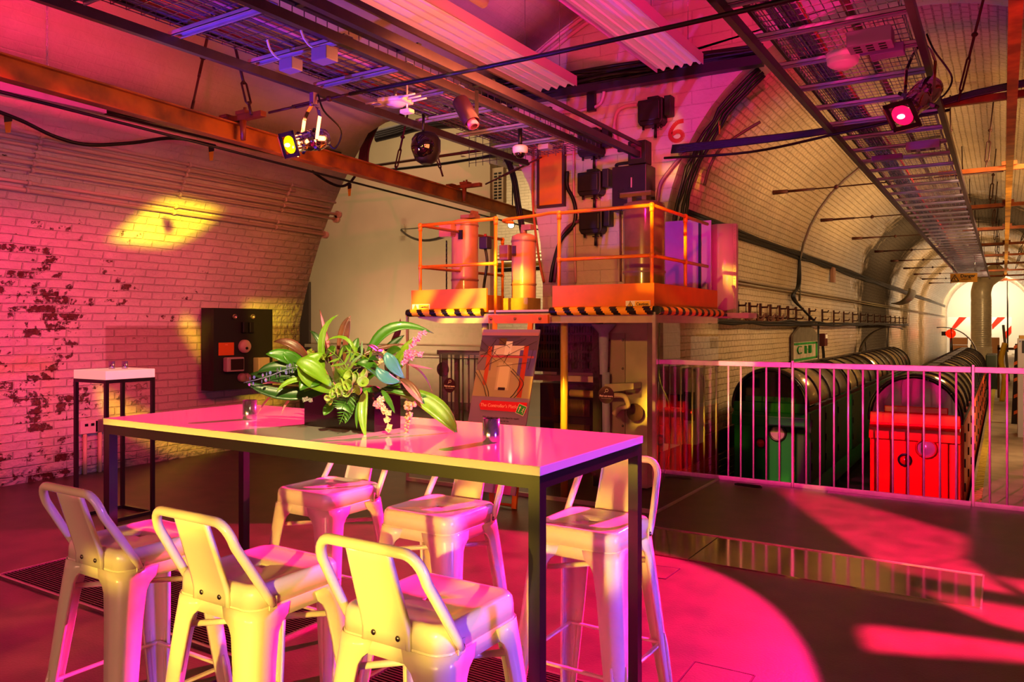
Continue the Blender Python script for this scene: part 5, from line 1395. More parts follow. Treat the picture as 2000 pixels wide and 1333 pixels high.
# ------------------------------------------------------------------ conduits and cables on the brick wall
def wallx(z, off=.02): return VX-math.sqrt(VR**2-(z-VZ)**2)+off
m_wc = mat('painted wall conduit', 'd3b8a8', .35)
zs = [2.60, 2.66, 2.745, 2.80, 2.86, 2.925, 2.97, 3.02]
for i, z in enumerate(zs):
    ye = [6.86, 6.8, 6.95, 6.95, 6.8, 6.86, 6.2, 6.5][i]
    s = thing('wall_conduit', 'painted conduit running along the curved brick wall, one of a stack of eight', 'conduit', (wallx(z), 3, z), group='stack of conduits on the brick wall')
    dz = .05*(1 if i < 2 else 0)
    obj('tube', MB().tube([(wallx(z, .03), -3, z), (wallx(z, .03), 1.5, z), (wallx(z-dz, .03), ye, z-dz)], .016 if i % 3 else .02, 8), m_wc, s)
    for y in (1.5+.11*i, 3.4, 4.8, 6.1): obj('saddle', MB().cyl((wallx(z-dz*(y-1.5)/5.4, .03), y, z-dz*(y-1.5)/5.4), (wallx(z-dz*(y-1.5)/5.4, .03), y+.03, z-dz*(y-1.5)/5.4), .026, n=8), m_wc, s)
    if i in (2, 3, 0): obj('end_boss', MB().cyl((wallx(z-dz, .03), ye, z-dz), (wallx(z-dz, .03), ye+.05, z-dz), .045, n=12), m_wc, s)
mb = MB(); random.seed(8)
for k in range(6):
    mb.tube([(wallx(3.28+.03*k, .03+.01*(k % 2)), -3+.8*i, 3.28+.03*k+random.uniform(-.015, .015)) for i in range(13)], .012, 6)
single('wall_cable_bundle', mb, m_black, 'black cable bundle running along the brick wall just under the orange rail', 'cables')
q = [P(x, y, x=-6.55) for x, y in ((-20, 212), (40, 235), (110, 268), (175, 283), (260, 279), (340, 270), (420, 285))]
single('festoon_cable', MB().tube(catmull(q, 6), .016, 8), m_black, 'black cable hanging in a shallow loop across the brick wall', 'cable')
m_tape = mat('hazard tape', 'c89018', .5)
for px, py, xx, lb in ((15, 228, -6.55, 'black and yellow tape flag on the hanging cable over the brick wall'), (412, 288, -6.3, 'black and yellow tape flag under the orange rail near the yellow lantern'), (682, 362, -6.4, 'black and yellow tape flag hanging in front of the cream wall'), (1405, 238, -2.6, 'black and yellow tape flag on the cables of the tunnel arch')):
    c = P(px, py, x=xx); s = thing('tape_flag', lb, 'tape', c)
    obj('yellow_tape', MB().prism([c+Vector((0, -.03, 0)), c+Vector((0, .03, 0)), c+Vector((0, .02, -.12)), c+Vector((0, -.015, -.13))], (.004, 0, 0)), m_tape, s)
    obj('black_stripe', MB().prism([c+Vector((.005, -.03, .02)), c+Vector((.005, .032, .02)), c+Vector((.005, .03, -.03)), c+Vector((.005, -.028, -.05))], (.002, 0, 0)), m_blackp, s)
q = [P(x, y, x=-6.4) for x, y in ((610, 335), (640, 355), (665, 364), (682, 358), (693, 345))]
single('festoon_cable', MB().tube(catmull(q, 6), .016, 8), m_black, 'black cable loop hanging from the orange rail before the cream wall', 'cable')
# chain
mb = MB(); c0 = P(92, 25, x=-5.6); c1 = P(92, 140, x=-5.6)
for k in range(40):
    z = lerp(c0.z+.5, c1.z, k/39); a = PI/2*(k % 2)
    mb.tube([(c0.x+.006*math.cos(a)*s_, c0.y+.006*math.sin(a)*s_, z+dz) for s_, dz in ((1, .008), (0, .014), (-1, .008), (-1, -.008), (0, -.014), (1, -.008))], .0022, 5, closed=True)
single('chain', mb, m_strut, 'thin chain hanging in front of the upper brick vault', 'chain')

# black distribution board on the brick wall
yA, yB = 5.39, 6.19; zA, zB = .72, 1.62; xf = -7.21; xb = -7.42
t = thing('distribution_board', 'black wall cabinet with meters and dials on the brick wall', 'cabinet', (-7.35, 5.8, 1.2))
obj('case', MB().lim(xb, xf-.05, yA, yB, zA, zB), m_blackp, t)
obj('front_panel', MB().lim(xf-.048, xf, yA, yB, zA, zB), mat('black board', '15100f', .5, noise=.1), t)
obj('wall_batten', MB().lim(-7.62, xb, yA+.1, yB-.1, zA+.12, zA+.17).lim(-7.62, xb, yA+.1, yB-.1, zB-.2, zB-.15), m_dkst, t)
def fy(px, py): return P(px, py, x=xf)
for px, py in ((457, 619), (492, 619)):
    c = fy(px, py); obj('round_socket', MB().lathe([(.025, 0), (.03, .02), (.022, .025), (.018, .005), (.001, .005)], c, (1, 0, 0), 16), mat('nickel ring', '9a8a70', .3, metal=.8), t)
for px, py in ((475, 640), (488, 640)):
    c = fy(px, py); obj('fuse_block', MB().box(c+Vector((.02, 0, 0)), (.04, .06, .12), bev=.006), m_blackp, t)
c = fy(442, 682); obj('orange_label', MB().box(c+Vector((.001, 0, 0)), (.002, .2, .14)), mat('orange label', 'c85a14', .5), t)
for k in range(4): text(['FIRE', 'In case of fire switch off', 'the supply at the main board', 'before leaving the depot'][k], .022 if k else .02, c+Vector((.003, 0, .045-.03*k)), (0, 1, 0), (0, 0, 1), mat('label ink', 'e8905a', .5), t) if k == 0 else None
c = fy(476, 677); obj('round_dial', MB().lathe([(.075, 0), (.075, .03), (.062, .05), (.001, .05)], c, (1, 0, 0), 24), mat('pinkish dial', 'b08a80', .35), t)
obj('dial_spindle', MB().cyl(c+Vector((.05, 0, -.02)), c+Vector((.06, 0, -.02)), .015), m_blackp, t)
c = fy(452, 712); m_ = obj('meter', MB().box(c+Vector((.04, 0, 0)), (.08, .23, .16), bev=.015), mat('grey meter', 'a08c80', .35), t)
obj('meter_window', MB().box(c+Vector((.082, .015, 0)), (.003, .17, .12)), mat('meter glass', '2a241c', .15), m_)
c = fy(505, 717); obj('junction_box', MB().box(c+Vector((.05, 0, 0)), (.10, .16, .22), bev=.01), mat('mauve box', '8a6a78', .4), t)
for px, py in ((471, 738), (480, 738)):
    c = fy(px, py); obj('plug', MB().lathe([(.05, 0), (.05, .03), (.04, .05), (.001, .05)], c, (1, 0, 0), 18), mat('mauve plug', '8a6068', .4), t)
obj('side_louvre', (lambda mb: [mb.lim(xb+.03, xf-.08, yA-.004, yA, zA+.18+.018*k, zA+.186+.018*k) for k in range(26)] and mb)(MB()), mat('louvre dark', '2c2420', .5), t)
c = fy(455, 600)
# sockets at low level
p = P(172, 834, x=-7.46)
t = thing('wall_socket', 'white double socket low on the brick wall with conduit to the floor', 'socket', p)
obj('plate', MB().box(p, (.05, .17, .13), bev=.006), mat('socket white', 'd8c8b8', .35), t)
obj('switch', MB().box(p+Vector((.027, -.03, .02)), (.006, .03, .025)).box(p+Vector((.027, .03, .02)), (.006, .03, .025)), m_blackp, t)
obj('conduit', MB().cyl((p.x, p.y-.03, 0), (p.x, p.y-.03, p.z-.065), .018), mat('cream conduit', 'c9b48c', .4), t)
p = P(195, 832, x=-7.46)
t = thing('wall_switch', 'grey switch beside the low double socket on the brick wall', 'switch', p)
obj('plate', MB().box(p, (.05, .12, .12), bev=.006), mat('grey switch', '6a5a56', .4), t)
obj('conduit', MB().cyl((p.x, p.y, 0), (p.x, p.y, p.z-.06), .018), MATS['cream conduit'], t)
p = P(607, 500, y=6.9)
single('wall_detector', MB().box((p.x+.03, 6.83, p.z), (.05, .06, .15), bev=.01), mat('white device', 'e8c8c0', .4), 'small white sensor at the end of the curved brick wall', 'sensor')

# ------------------------------------------------------------------ stage lanterns
m_chrome = mat('polished aluminium', 'c8c0c4', .14, metal=1)
def lantern(lens, back, lab, lcol, estr, r, hang, framecol):
    lens = Vector(lens); back = Vector(back); d = (back-lens).normalized(); sd, u, _ = basis(d)
    t = thing('stage_lantern', lab, 'stage light', lens)
    L_ = (back-lens).length
    obj('lens', MB().lathe([(.001, -.012), (r*.5, -.009), (r*.85, .0), (r*.9, .004)], lens, d, 28), mat('lens '+lcol, lcol, .15, emit=lcol, estr=estr), t)
    obj('lamp_filament', MB().sphere(lens-d*.014, r*.32, 12, 8, (1, 1, .6)), mat('filament '+lcol, 'ffffff', .3, emit='ffb8d0' if framecol else 'fff6a0', estr=3.5), t)
    mb = MB(); f = r*1.28; M_ = Matrix((sd, u, d)).transposed()
    for (cx_, cy_, w_, h_) in ((-1.08, 0, .4, 2.56), (1.08, 0, .4, 2.56), (0, 1.08, 2.56, .4), (0, -1.08, 2.56, .4)):
        mb.box(lens+sd*cx_*r+u*cy_*r, (w_*r, h_*r, .006), M_)
    obj('gel_frame', mb, mat('dark gel frame', '1c1414', .4), t)
    mb = MB()
    for (a0_, a1_) in (((-1.25, -1.0), (-1.25, 1.0)), ((-1.0, -1.3), (1.0, -1.3))):
        mb.bar(lens+sd*a0_[0]*r+u*a0_[1]*r-d*.008, lens+sd*a1_[0]*r+u*a1_[1]*r-d*.008, .012, .006)
    obj('frame_clip', mb, m_chrome, t)
    obj('barrel', MB().lathe([(r*.92, .005), (r*1.0, .01), (r*1.0, L_*.16), (r*.93, L_*.17), (r*.93, L_*.45), (r*1.02, L_*.46), (r*1.06, L_*.5), (r*1.02, L_*.54)], lens, d, 32), m_chrome, t)
    mb = MB()
    for k in range(16):
        a = 2*PI*k/16; mb.bar(lens+d*L_*.05+(sd*math.cos(a)+u*math.sin(a))*r*1.01, lens+d*L_*.14+(sd*math.cos(a)+u*math.sin(a))*r*1.01, .006, .006)
    obj('cooling_rib', mb, m_chrome, t)
    obj('rear_housing', MB().lathe([(r*1.0, L_*.54), (r*1.12, L_*.6), (r*1.15, L_*.75), (r*.98, L_*.92), (r*.5, L_*1.0), (.001, L_*1.01)], lens, d, 32), m_chrome, t)
    for k, a in enumerate((.6, 2.5, 3.8, 5.6)):
        c = lens+d*L_*.5; dr = (sd*math.cos(a)+u*math.sin(a)); 
        h_ = obj('shutter_handle', MB().cyl(c+dr*r*1.05, c+dr*r*1.45, .016, .011, 8), mat('violet handle', '6a4a90', .4), t)
        obj('grip', MB().cyl(c+dr*r*1.45, c+dr*r*1.75, .014, .013, 8), m_blackp, h_)
    c = lens+d*L_*.52; hang = Vector(hang)
    hs = Vector((d.y, -d.x, 0)).normalized()
    yk = [c+hs*r*1.22, c+hs*r*1.3+Vector((0, 0, .04)), lerp(c, hang, .62)+hs*r*1.3, lerp(c, hang, .85)+hs*r*.85, hang+hs*r*.3, hang, hang-hs*r*.3, lerp(c, hang, .85)-hs*r*.85, lerp(c, hang, .62)-hs*r*1.3, c-hs*r*1.3+Vector((0, 0, .04)), c-hs*r*1.22]
    mb = MB()
    for i in range(len(yk)-1): mb.bar(yk[i], yk[i+1], .030, .005, up=hs if 3 > i or i > 6 else Vector((0, 0, 1)))
    obj('yoke', mb, m_chrome, t)
    obj('clamp', MB().lim(hang.x-.02, hang.x+.02, hang.y-.02, hang.y+.02, hang.z, hang.z+.09).sphere(hang+Vector((.0, -.02, .0)), .016, 8, 6), mat('clamp mauve', '7a5a80', .35, metal=.5), t)
    e = lens+d*L_*.95
    obj('power_cable', MB().tube(catmull([e, e+Vector((.05, .05, -.08)), e+Vector((.12, .05, .05)), hang+Vector((.08, .03, -.05)), hang+Vector((.03, .02, .08))]), .007, 6), m_black, t)
yl = P(565, 283, d=5.68); yb2 = P(640, 268, d=5.95)
lantern(yl, yl+(yb2-yl).normalized()*.36, 'chrome stage lantern glowing yellow, hung below the tray by the brick wall', 'ffe000', 2.2, .072, P(612, 205, d=5.85), 0)
pl = P(1762, 226, d=5.5); pb2 = P(1850, 140, d=5.75)
lantern(pl, pl+(pb2-pl).normalized()*.46, 'chrome stage lantern glowing pink, hung below the tunnel cable tray', 'ff0a40', 2.6, .085, P(1800, 88, d=5.6), 1)

# ------------------------------------------------------------------ small fittings on the trays
p = P(827, 287, d=7.2)
t = thing('dome_speaker', 'black spherical speaker hanging below the tray in front of the cream wall', 'speaker', p)
obj('sphere', MB().sphere(p, .115, 24, 16), mat('gloss black', '0c0608', .08, coat=1), t)
obj('back_shell', MB().lathe([(.05, -.15), (.10, -.12), (.135, -.03), (.135, .08), (.10, .13), (.04, .15)], p+FV*.05+RV*.02, (0, 0, 1), 8, caps=True), m_blackp, t)
obj('hanger', MB().cyl(p+Vector((0, 0, .14)), p+Vector((0, 0, .3)), .012), m_blackp, t)
p = P(1016, 300, d=7.6)
t = thing('dome_camera', 'white dome security camera on the end of the tray by the pier', 'camera', p)
obj('body', MB().lathe([(.055, .0), (.075, .01), (.075, .06), (.06, .075), (.001, .075)], p, (0, 0, 1), 24), mat('white plastic', 'e8d8dc', .3), t)
obj('dome', MB().lathe([(.05, 0), (.046, -.02), (.03, -.042), (.001, -.05)], p, (0, 0, 1), 20), MATS['gloss black'], t)
obj('bracket', MB().cyl(p+Vector((0, 0, .07)), (p.x, p.y, 3.36), .02), m_dkst, t)
p = P(772, 198, z=3.20)
t = thing('wireless_router', 'white wireless access point with stub antennas under the tray', 'router', p)
a = math.radians(30)
mb = MB().box(p, (.24, .18, .04), Matrix.Rotation(.2, 3, 'Z'), bev=.015); mb.lathe([(.09, -.02), (.06, -.04), (.001, -.045)], p, (0, 0, 1), 16)
obj('body', mb, MATS['white plastic'], t)
for k in range(3): obj('antenna', MB().tube([p+Vector((.10, -.07+.07*k, .0)), p+Vector((.24, -.05+.07*k, .01))], [.010, .007], 8), MATS['white plastic'], t)
for k in range(2): obj('antenna', MB().tube([p+Vector((-.11, -.06+.1*k, 0)), p+Vector((-.22, -.1+.1*k, -.01))], [.010, .007], 8), MATS['white plastic'], t)
obj('mount', MB().cyl(p+Vector((0, 0, .02)), (p.x, p.y, 3.29), .015), m_wire, t)
p = P(795, 218, z=3.12); single('small_sensor', MB().box(p, (.1, .07, .035), bev=.01).cyl(p, (p.x, p.y, 3.36), .008, n=8), MATS['white plastic'], 'small white sensor hanging just under the access point', 'sensor')
p = P(893, 200, z=3.22); q = P(925, 240, z=2.99)
t = thing('track_spotlight', 'dark cylindrical spotlight pointing down from the tray beside the pier', 'spotlight', p)
m_dp = mat('dark plum can', '3a1c34', .3, metal=.4)
obj('can', MB().lathe([(.001, 0), (.062, .004), (.066, .02), (.066, .24), (.06, .245), (.05, .2)], P(898, 196, d=6.1), (P(925, 246, d=6.0)-P(898, 196, d=6.1)).normalized(), 24), m_dp, t)
obj('lens_ring', MB().lathe([(.04, .225), (.046, .275), (.03, .28)], P(898, 196, d=6.1), (P(925, 246, d=6.0)-P(898, 196, d=6.1)).normalized(), 20), mat('pink rim', 'c05a90', .25, metal=.5), t)
obj('bracket', MB().bar(P(931, 178, d=6.15), P(931, 226, d=6.1), .03, .02).bar(P(931, 226, d=6.1), P(912, 218, d=6.05), .02, .02), m_blackp, t)
def sockbox(px, py, z, w, d_2, h_, lab, n=0, m=None):
    p = P(px, py, z=z); s = thing('junction_box', lab, 'box', p)
    obj('case', MB().box(p, (w, d_2, h_), bev=.006), m or mat('grey lilac box', '8a7c98', .4), s)
    if n:
        for i in range(3):
            for j in range(n): obj('socket', MB().box(p+Vector(((i-1)*w*.28, (j-(n-1)/2)*d_2*.28, -h_/2-.001)), (w*.16, d_2*.12, .004)), m_blackp, s)
    return s, p
sockbox(1700, 78, 3.24, .26, .17, .10, 'grey multi socket box with three plugs under the tunnel tray', 3)
s, p = sockbox(1733, 100, 3.20, .20, .12, .06, 'plain mauve box next to the multi socket box under the tunnel tray', 0, mat('mauve casing', '7a4a9a', .4))
sockbox(1803, 285, 3.22, .3, .16, .08, 'smaller grey socket box under the tunnel tray beyond the pink lantern', 2)
sockbox(1733, 308, 3.25, .3, .1, .05, 'small mauve box under the tunnel tray beside the further socket box', 0, MATS['mauve casing'])
s, p = sockbox(568, 128, 3.22, .13, .10, .08, 'lilac socket box with white cable under the overhead tray, nearer the brick wall')
obj('white_cable', MB().tube(catmull([p+Vector((-.02, .0, .04)), p+Vector((-.1, -.02, .06)), p+Vector((-.14, -.06, .12)), p+Vector((-.13, -.1, .2))]), .008, 6), MATS['white plastic'], s)
s, p = sockbox(634, 108, 3.22, .14, .11, .09, 'lilac socket box with white cable under the middle of the overhead tray')
obj('white_cable', MB().tube(catmull([p+Vector((-.02, .0, .04)), p+Vector((-.09, -.02, .06)), p+Vector((-.13, -.06, .12)), p+Vector((-.13, -.1, .2))]), .008, 6), MATS['white plastic'], s)
sockbox(1065, 288, 3.2, .12, .1, .05, 'small grey box under the end of the tray at the pier')
p = P(1646, 118, z=3.22)
t = thing('smoke_detector', 'round pale smoke detector under the tunnel cable tray', 'smoke detector', p)
obj('base', MB().cyl(p+Vector((0, 0, .01)), p+Vector((0, 0, .05)), .105, n=32), MATS['white plastic'], t)
obj('head', MB().lathe([(.10, .01), (.10, -.02), (.085, -.035), (.07, -.036), (.06, -.05), (.001, -.052)], p, (0, 0, 1), 32), MATS['white plastic'], t)
# danger sign
p = P(1882, 543, y=24)
t = thing('danger_sign', 'small hanging yellow danger sign under the far end of the tunnel tray', 'sign', p)
a = P(1856, 535, y=24); b = P(1909, 551, y=24); y = 24
obj('plate', MB().lim(a.x, b.x, 24, 24.01, b.z, a.z), mat('sign amber', 'd8962a', .5), t)
for e in (.1, .9): obj('suspension_wire', MB().cyl((lerp(a.x, b.x, e), 24.005, a.z), (lerp(a.x, b.x, e), 24.005, 3.3), .006, n=5), m_wire, t)
w_ = b.x-a.x; h_ = a.z-b.z; cxx = a.x+w_*.17; czz = (a.z+b.z)/2
obj('warning_triangle', MB().prism([(cxx-h_*.45, 23.995, czz-h_*.38), (cxx+h_*.45, 23.995, czz-h_*.38), (cxx, 23.995, czz+h_*.42)], (0, .003, 0)), m_ink, t)
obj('triangle_field', MB().prism([(cxx-h_*.3, 23.99, czz-h_*.3), (cxx+h_*.3, 23.99, czz-h_*.3), (cxx, 23.99, czz+h_*.28)], (0, .003, 0)), MATS['sign amber'], t)
obj('lightning_symbol', MB().prism([(cxx-.02, 23.985, czz+.06), (cxx+.03, 23.985, czz+.01), (cxx+.0, 23.985, czz), (cxx+.02, 23.985, czz-.08), (cxx-.03, 23.985, czz-.01), (cxx, 23.985, czz+.0)], (0, .003, 0)), m_ink, t)
text('Danger', h_*.48, (a.x+w_*.65, 23.99, czz+h_*.2), (1, 0, 0), (0, 0, 1), m_ink, t, bold=.003)
text('Live wires', h_*.24, (a.x+w_*.60, 23.99, czz-h_*.16), (1, 0, 0), (0, 0, 1), m_ink, t)
# ------------------------------------------------------------------ miniature trains
m_red = mat('red train paint', 'd81408', .25, coat=.5)
m_grn = mat('green train paint', '14602a', .25, coat=.5)
m_dark = mat('dark window frame', '140d0b', .3)
m_can = mat('tinted canopy', '2a2018', .05, metal=.0, coat=1, spec=.9)
m_can.node_tree.nodes['Principled BSDF'].inputs['Transmission Weight'].default_value = .3
m_canr = mat('gold sheen roof', 'b09c72', .16, metal=.7, noise=.15, nscale=2)  # golden reflections on the dark canopy roof put into its base colour
m_und = mat('undercarriage', '120d0b', .7)
ZR, ZW, ZBOT = .55, .62, -.82        # centre of canopy arch, sill, bottom
def train(xc, hw, y0, paint, n, L_, name, labs, edge):
    zc = .90-hw                        # arch centre so that the roof tops at .90
    for c in range(n):
        ya = y0+c*(L_+.12); yb = ya+L_
        t = thing('train_carriage', labs[c], 'train', (xc, (ya+yb)/2, -.9), group=None)
        body = MB()
        # lower body
        pr = [(xc-hw, ZBOT+.1), (xc+hw, ZBOT+.1), (xc+hw, zc-.06), (xc-hw, zc-.06)]
        st = ya+(.0 if c else .04)
        body.prism([(x, st, z) for x, z in pr], (0, yb-st, 0)); obj('body', body, paint, t, bevel=.012)
        obj('bogie', MB().lim(xc-hw*.8, xc+hw*.8, ya+.2, yb-.2, -.895, ZBOT+.098), m_und, t)
        # canopy
        rows = []
        for i in range(17):
            a = PI*i/16; rows.append([(xc-hw*.97*math.cos(a), y, zc+hw*.97*math.sin(a)) for y in (ya+.03, lerp(ya, yb, .5), yb)])
        obj('canopy', MB().grid(rows), m_canr, t, solid=.008)
        k = 4
        for j in range(k+1):
            y = lerp(ya+.025, yb-.03, j/k); pts = [(xc-(hw*1.0)*math.cos(PI*i/16), y, zc+hw*1.0*math.sin(PI*i/16)) for i in range(17)]
            mb = MB()
            for i in range(16): mb.bar(pts[i], pts[i+1], .05 if (c == 0 and j == 0) else .03, .022, up=(0, 1, 0))
            obj('canopy_hoop', mb, m_dark, t)
        mb = MB()
        for s in (-1, 1): mb.lim(xc+s*(hw+.005)-.01, xc+s*(hw+.005)+.01, ya+.05, yb-.05, zc-.06, zc-.02)
        mb.lim(xc-.06, xc+.06, ya+.1, yb-.1, .885, .91)
        obj('canopy_sill', mb, m_dark, t)
        # doors with hinges on the platform side
        for d in range(3):
            y = lerp(ya+.15, yb-.1, d/3); s = 1
            dr = obj('door', MB().lim(xc+hw, xc+hw+.015, y, y+(yb-ya)/3-.12, -.45, zc-.08), edge, t)
            for zz in (-.3, -.05, .22): obj('hinge', MB().lim(xc+hw+.015, xc+hw+.03, y+.0, y+.03, zz, zz+.09), m_dark, dr, bevel=.004)
        if c == 0:
            # front end: arched windscreen, stepped bonnet, lamps
            arc_ = [(xc-hw*.96*math.cos(PI*i/20), ya, zc+hw*.96*math.sin(PI*i/20)) for i in range(21)]
            obj('windscreen', MB().prism([(xc-hw*.96, ya, zc-.04)]+arc_+[(xc+hw*.96, ya, zc-.04)], (0, .012, 0)), m_can, t)
            obj('windscreen_frame', MB().tube([(xc-hw*.98, ya, zc-.05)]+[(xc-hw*.99*math.cos(PI*i/20), ya-.005, zc+hw*.99*math.sin(PI*i/20)) for i in range(21)]+[(xc+hw*.98, ya, zc-.05)], .025, 8), m_dark, t)
            mb = MB()
            for f in (-.72, -.2, .3, .78): mb.sphere((xc+f*hw, ya-.03, zc+math.sqrt(1-f*f)*hw*.95), .011, 8, 5)
            obj('frame_bolt', mb, m_bolt, t)
            zt = zc+.06
            obj('bonnet', MB().lim(xc-hw*.98, xc+hw*.98, ya-.03, ya+.038, zt-.14, zt-.02).lim(xc-hw*.66, xc+hw*.72, ya-.015, ya+.035, zt-.02, zt+.05), paint, t, bevel=.01)
            obj('bonnet_ledge', MB().prism([(xc-hw*.98, ya-.03, zt-.14), (xc-hw*.98, ya-.10, zt-.18), (xc-hw*.98, ya-.10, zt-.30), (xc-hw*.98, ya+.035, zt-.30), (xc-hw*.98, ya+.035, zt-.14)], (hw*1.96, 0, 0)), paint, t, bevel=.006)
            obj('front_panel', MB().lim(xc-hw*.94, xc+hw*.72, ya-.06, ya+.035, -.62, zt-.302), paint, t, bevel=.008)
            obj('skirt', MB().lim(xc-hw*.94, xc+hw*.94, ya-.075, ya+.03, -.86, -.622), mat('dark '+name, '8a0a06' if name == 'red' else '0c2412', .4), t)
            cp = obj('corner_panel', MB().lim(xc+hw*.74, xc+hw*.98, ya-.05, ya+.035, -.80, zt-.302), mat('corner '+name, 'e0421a' if name == 'red' else '1c3a1c', .35), t, bevel=.02)
            lx = xc+hw*.27; lz = zt-.37
            h = obj('headlight', MB().lathe([(.105, 0), (.105, .03), (.085, .045), (.085, .02)], (lx, ya-.06, lz), (0, -1, 0), 28), m_dark if name != 'red' else mat('red bezel', 'b01008', .3), t)
            obj('headlight_glass', MB().lathe([(.084, .02), (.06, .04), (.001, .048)], (lx, ya-.06, lz), (0, -1, 0), 24), mat('headlight glass', 'd8c0c8', .08, metal=.6), h)
            h = obj('tail_light', MB().lathe([(.068, 0), (.068, .025), (.05, .03), (.05, .01)], (lx-.20, ya-.06, lz-.14), (0, -1, 0), 24), m_dark, t)
            obj('tail_glass', MB().lathe([(.05, .01), (.035, .028), (.001, .034)], (lx-.20, ya-.06, lz-.14), (0, -1, 0), 20), mat('ruby glass', 'c01010', .1, coat=.5), h)
LR = ['red miniature train driving end with arched windscreen and round headlamp', 'second red miniature carriage behind the driving end', 'third red miniature carriage with smoked canopy', 'last red miniature carriage down the platform']
LG = ['green miniature train driving end with arched windscreen and red tail lamp', 'second green miniature carriage behind the driving end', 'third green miniature carriage beside the tunnel wall', 'last green miniature carriage with raised hoops behind it']
train(-.795, .435, 9.2, m_red, 4, 3.1, 'red', LR, mat('orange red door', 'c8502a', .35))
train(-2.39, .435, 9.6, m_grn, 4, 2.9, 'green', LG, mat('dark green door', '0f2a18', .35))
for i, (px0, px1, pyt, yy, lb) in enumerate(((1761, 1838, 638, 24.5, 'raised curved canopy hoop nearer the tunnel wall'), )):
    pass
def hoop(xc, y, r, lab, ang=(0, 1)):
    t = thing('raised_canopy', lab, 'canopy', (xc, y, .5))
    zc = 1.40-r
    pts = [(xc-r*math.cos(PI*lerp(ang[0], ang[1], i/14)), zc+r*math.sin(PI*lerp(ang[0], ang[1], i/14))) for i in range(15)]
    obj('shell', MB().grid([[(x, y, z), (x, y+.5, z)] for x, z in pts]), m_canr, t, solid=.01)
    mb = MB()
    for i in range(14): mb.bar((pts[i][0], y, pts[i][1]), (pts[i+1][0], y, pts[i+1][1]), .02, .03, up=(0, 1, 0))
    obj('rim', mb, m_dark, t)
    obj('stay', MB().cyl((pts[3][0]+.1, y, .5), (pts[3][0]+.05, y, pts[3][1]), .015, n=6).cyl((pts[-4][0]-.1, y, .5), (pts[-4][0]-.05, y, pts[-4][1]), .015, n=6), m_dark, t)
hoop(-2.39, 21.6, .75, 'raised curved canopy over the end of the green train', (0.05, .62))
hoop(-1.30, 22.2, .75, 'raised curved canopy over the end of the red train', (.45, .97))
for x in (-2.62, -2.16, -1.03, -.56): single('track_rail', MB().lim(x-.025, x+.025, 7.3, 58, -.9, -.89), m_rust, 'thin steel running rail under the miniature trains', 'rail', 'running rails of the two tracks')

# ------------------------------------------------------------------ far end of the tunnel
Ye = 52
def E(px, py, y=Ye): return P(px, py, y=y)
m_white2 = mat('panel white', 'e9dfcf', .5); m_redst = mat('stripe red', 'e0260c', .5)
for nm, x0, x1, lb in (('hoarding', 1852, 1895, 'white hoarding with red diagonal stripe between the tunnel wall and the duct'), ('hoarding', 1936, 1976, 'white hoarding with red diagonal stripes beyond the round duct')):
    a = E(x0, 620, 58); b = E(x1, 690, 58); t = thing(nm, lb, 'hoarding', ((a.x+b.x)/2, 58, -.37))
    obj('panel', MB().lim(a.x, b.x, 58, 58.05, -.37, a.z), m_white2, t)
    if x0 < 1900: st = [((1873, 620), (1888, 620), (1858, 650), (1852, 650))]
    else: st = [((1948, 620), (1963, 620), (1938, 643), (1937, 634)), ((1975, 636), (1975, 650), (1962, 664), (1958, 655))]
    for s_ in st: obj('red_stripe', MB().prism([E(*q, 57.97) for q in s_], (0, .02, 0)), m_redst, t)
a = E(1854, 655, 50); b = E(1889, 700, 50)
for k, (x0, x1, y0, y1, lb) in enumerate(((1855, 1889, 660, 674, 'brown cardboard box, upper of the stack left of the duct'), (1855, 1889, 675, 690, 'brown cardboard box, lower of the stack left of the duct'), (1936, 1952, 660, 692, 'brown cardboard box standing right of the duct'))):
    a = E(x0, y0, 46); b = E(x1, y1, 46); single('cardboard_box', MB().lim(a.x, b.x, 46, 47, b.z if k != 1 else -.37, a.z), mat('cardboard', 'b88a58', .7), lb, 'box')
m_duct = mat('galvanised duct', 'c8bfa4', .3, metal=.35, noise=.1)
a = E(1893, 640, 38); b = E(1940, 640, 38); r = (b.x-a.x)/2*.86; cx_ = (a.x+b.x)/2
t = thing('ventilation_duct', 'large round galvanised duct standing at the far end of the tunnel', 'duct', (cx_, 38, -.37))
zt = E(1915, 585, 38).z; zb = E(1915, 678, 38).z
mb = MB(); prf = []
K = 26
for k in range(K+1):
    z = lerp(zb, zt, k/K); prf += [(r, z), (r*1.015, z+.01), (r, z+.02)]
obj('spiral_tube', mb.lathe(prf, (cx_, 38, 0), (0, 0, 1), 28), m_duct, t)
obj('base_collar', MB().lim(cx_-r*1.05, cx_+r*1.05, 38-r, 38+r, -.37, zb), m_duct, t)
obj('elbow', MB().tube(catmull([(cx_, 38, zt), (cx_, 38, zt+.35), (cx_+.15, 38.2, zt+.8), (cx_+.6, 38.6, zt+1.2)]), r, 24), m_duct, t)
a = E(1988, 662, 15); b = E(2040, 720, 15)
t = thing('grey_machine', 'pale grey machine cabinet with small dark screen at the frame edge', 'cabinet', ((a.x+b.x)/2, 15, -.37))
obj('body', MB().lim(a.x, a.x+.6, 15, 15.6, -.37, a.z), mat('pale grey casing', 'a09a98', .4), t)
obj('top_tray', MB().lim(a.x+.02, a.x+.5, 15, 15.5, a.z, a.z+.05), mat('ochre tray', 'a07a2a', .5), t)
c = E(1996, 678, 15); obj('screen', MB().lim(c.x, c.x+.15, 14.985, 15, c.z-.1, c.z+.1), m_blackp, t)
c = E(1988, 668, 15); text('P', .05, (c.x+.03, 14.99, c.z), (1, 0, 0), (0, 0, 1), mat('blue mark', '405aa0', .5), t)
a = E(1975, 672, 17)
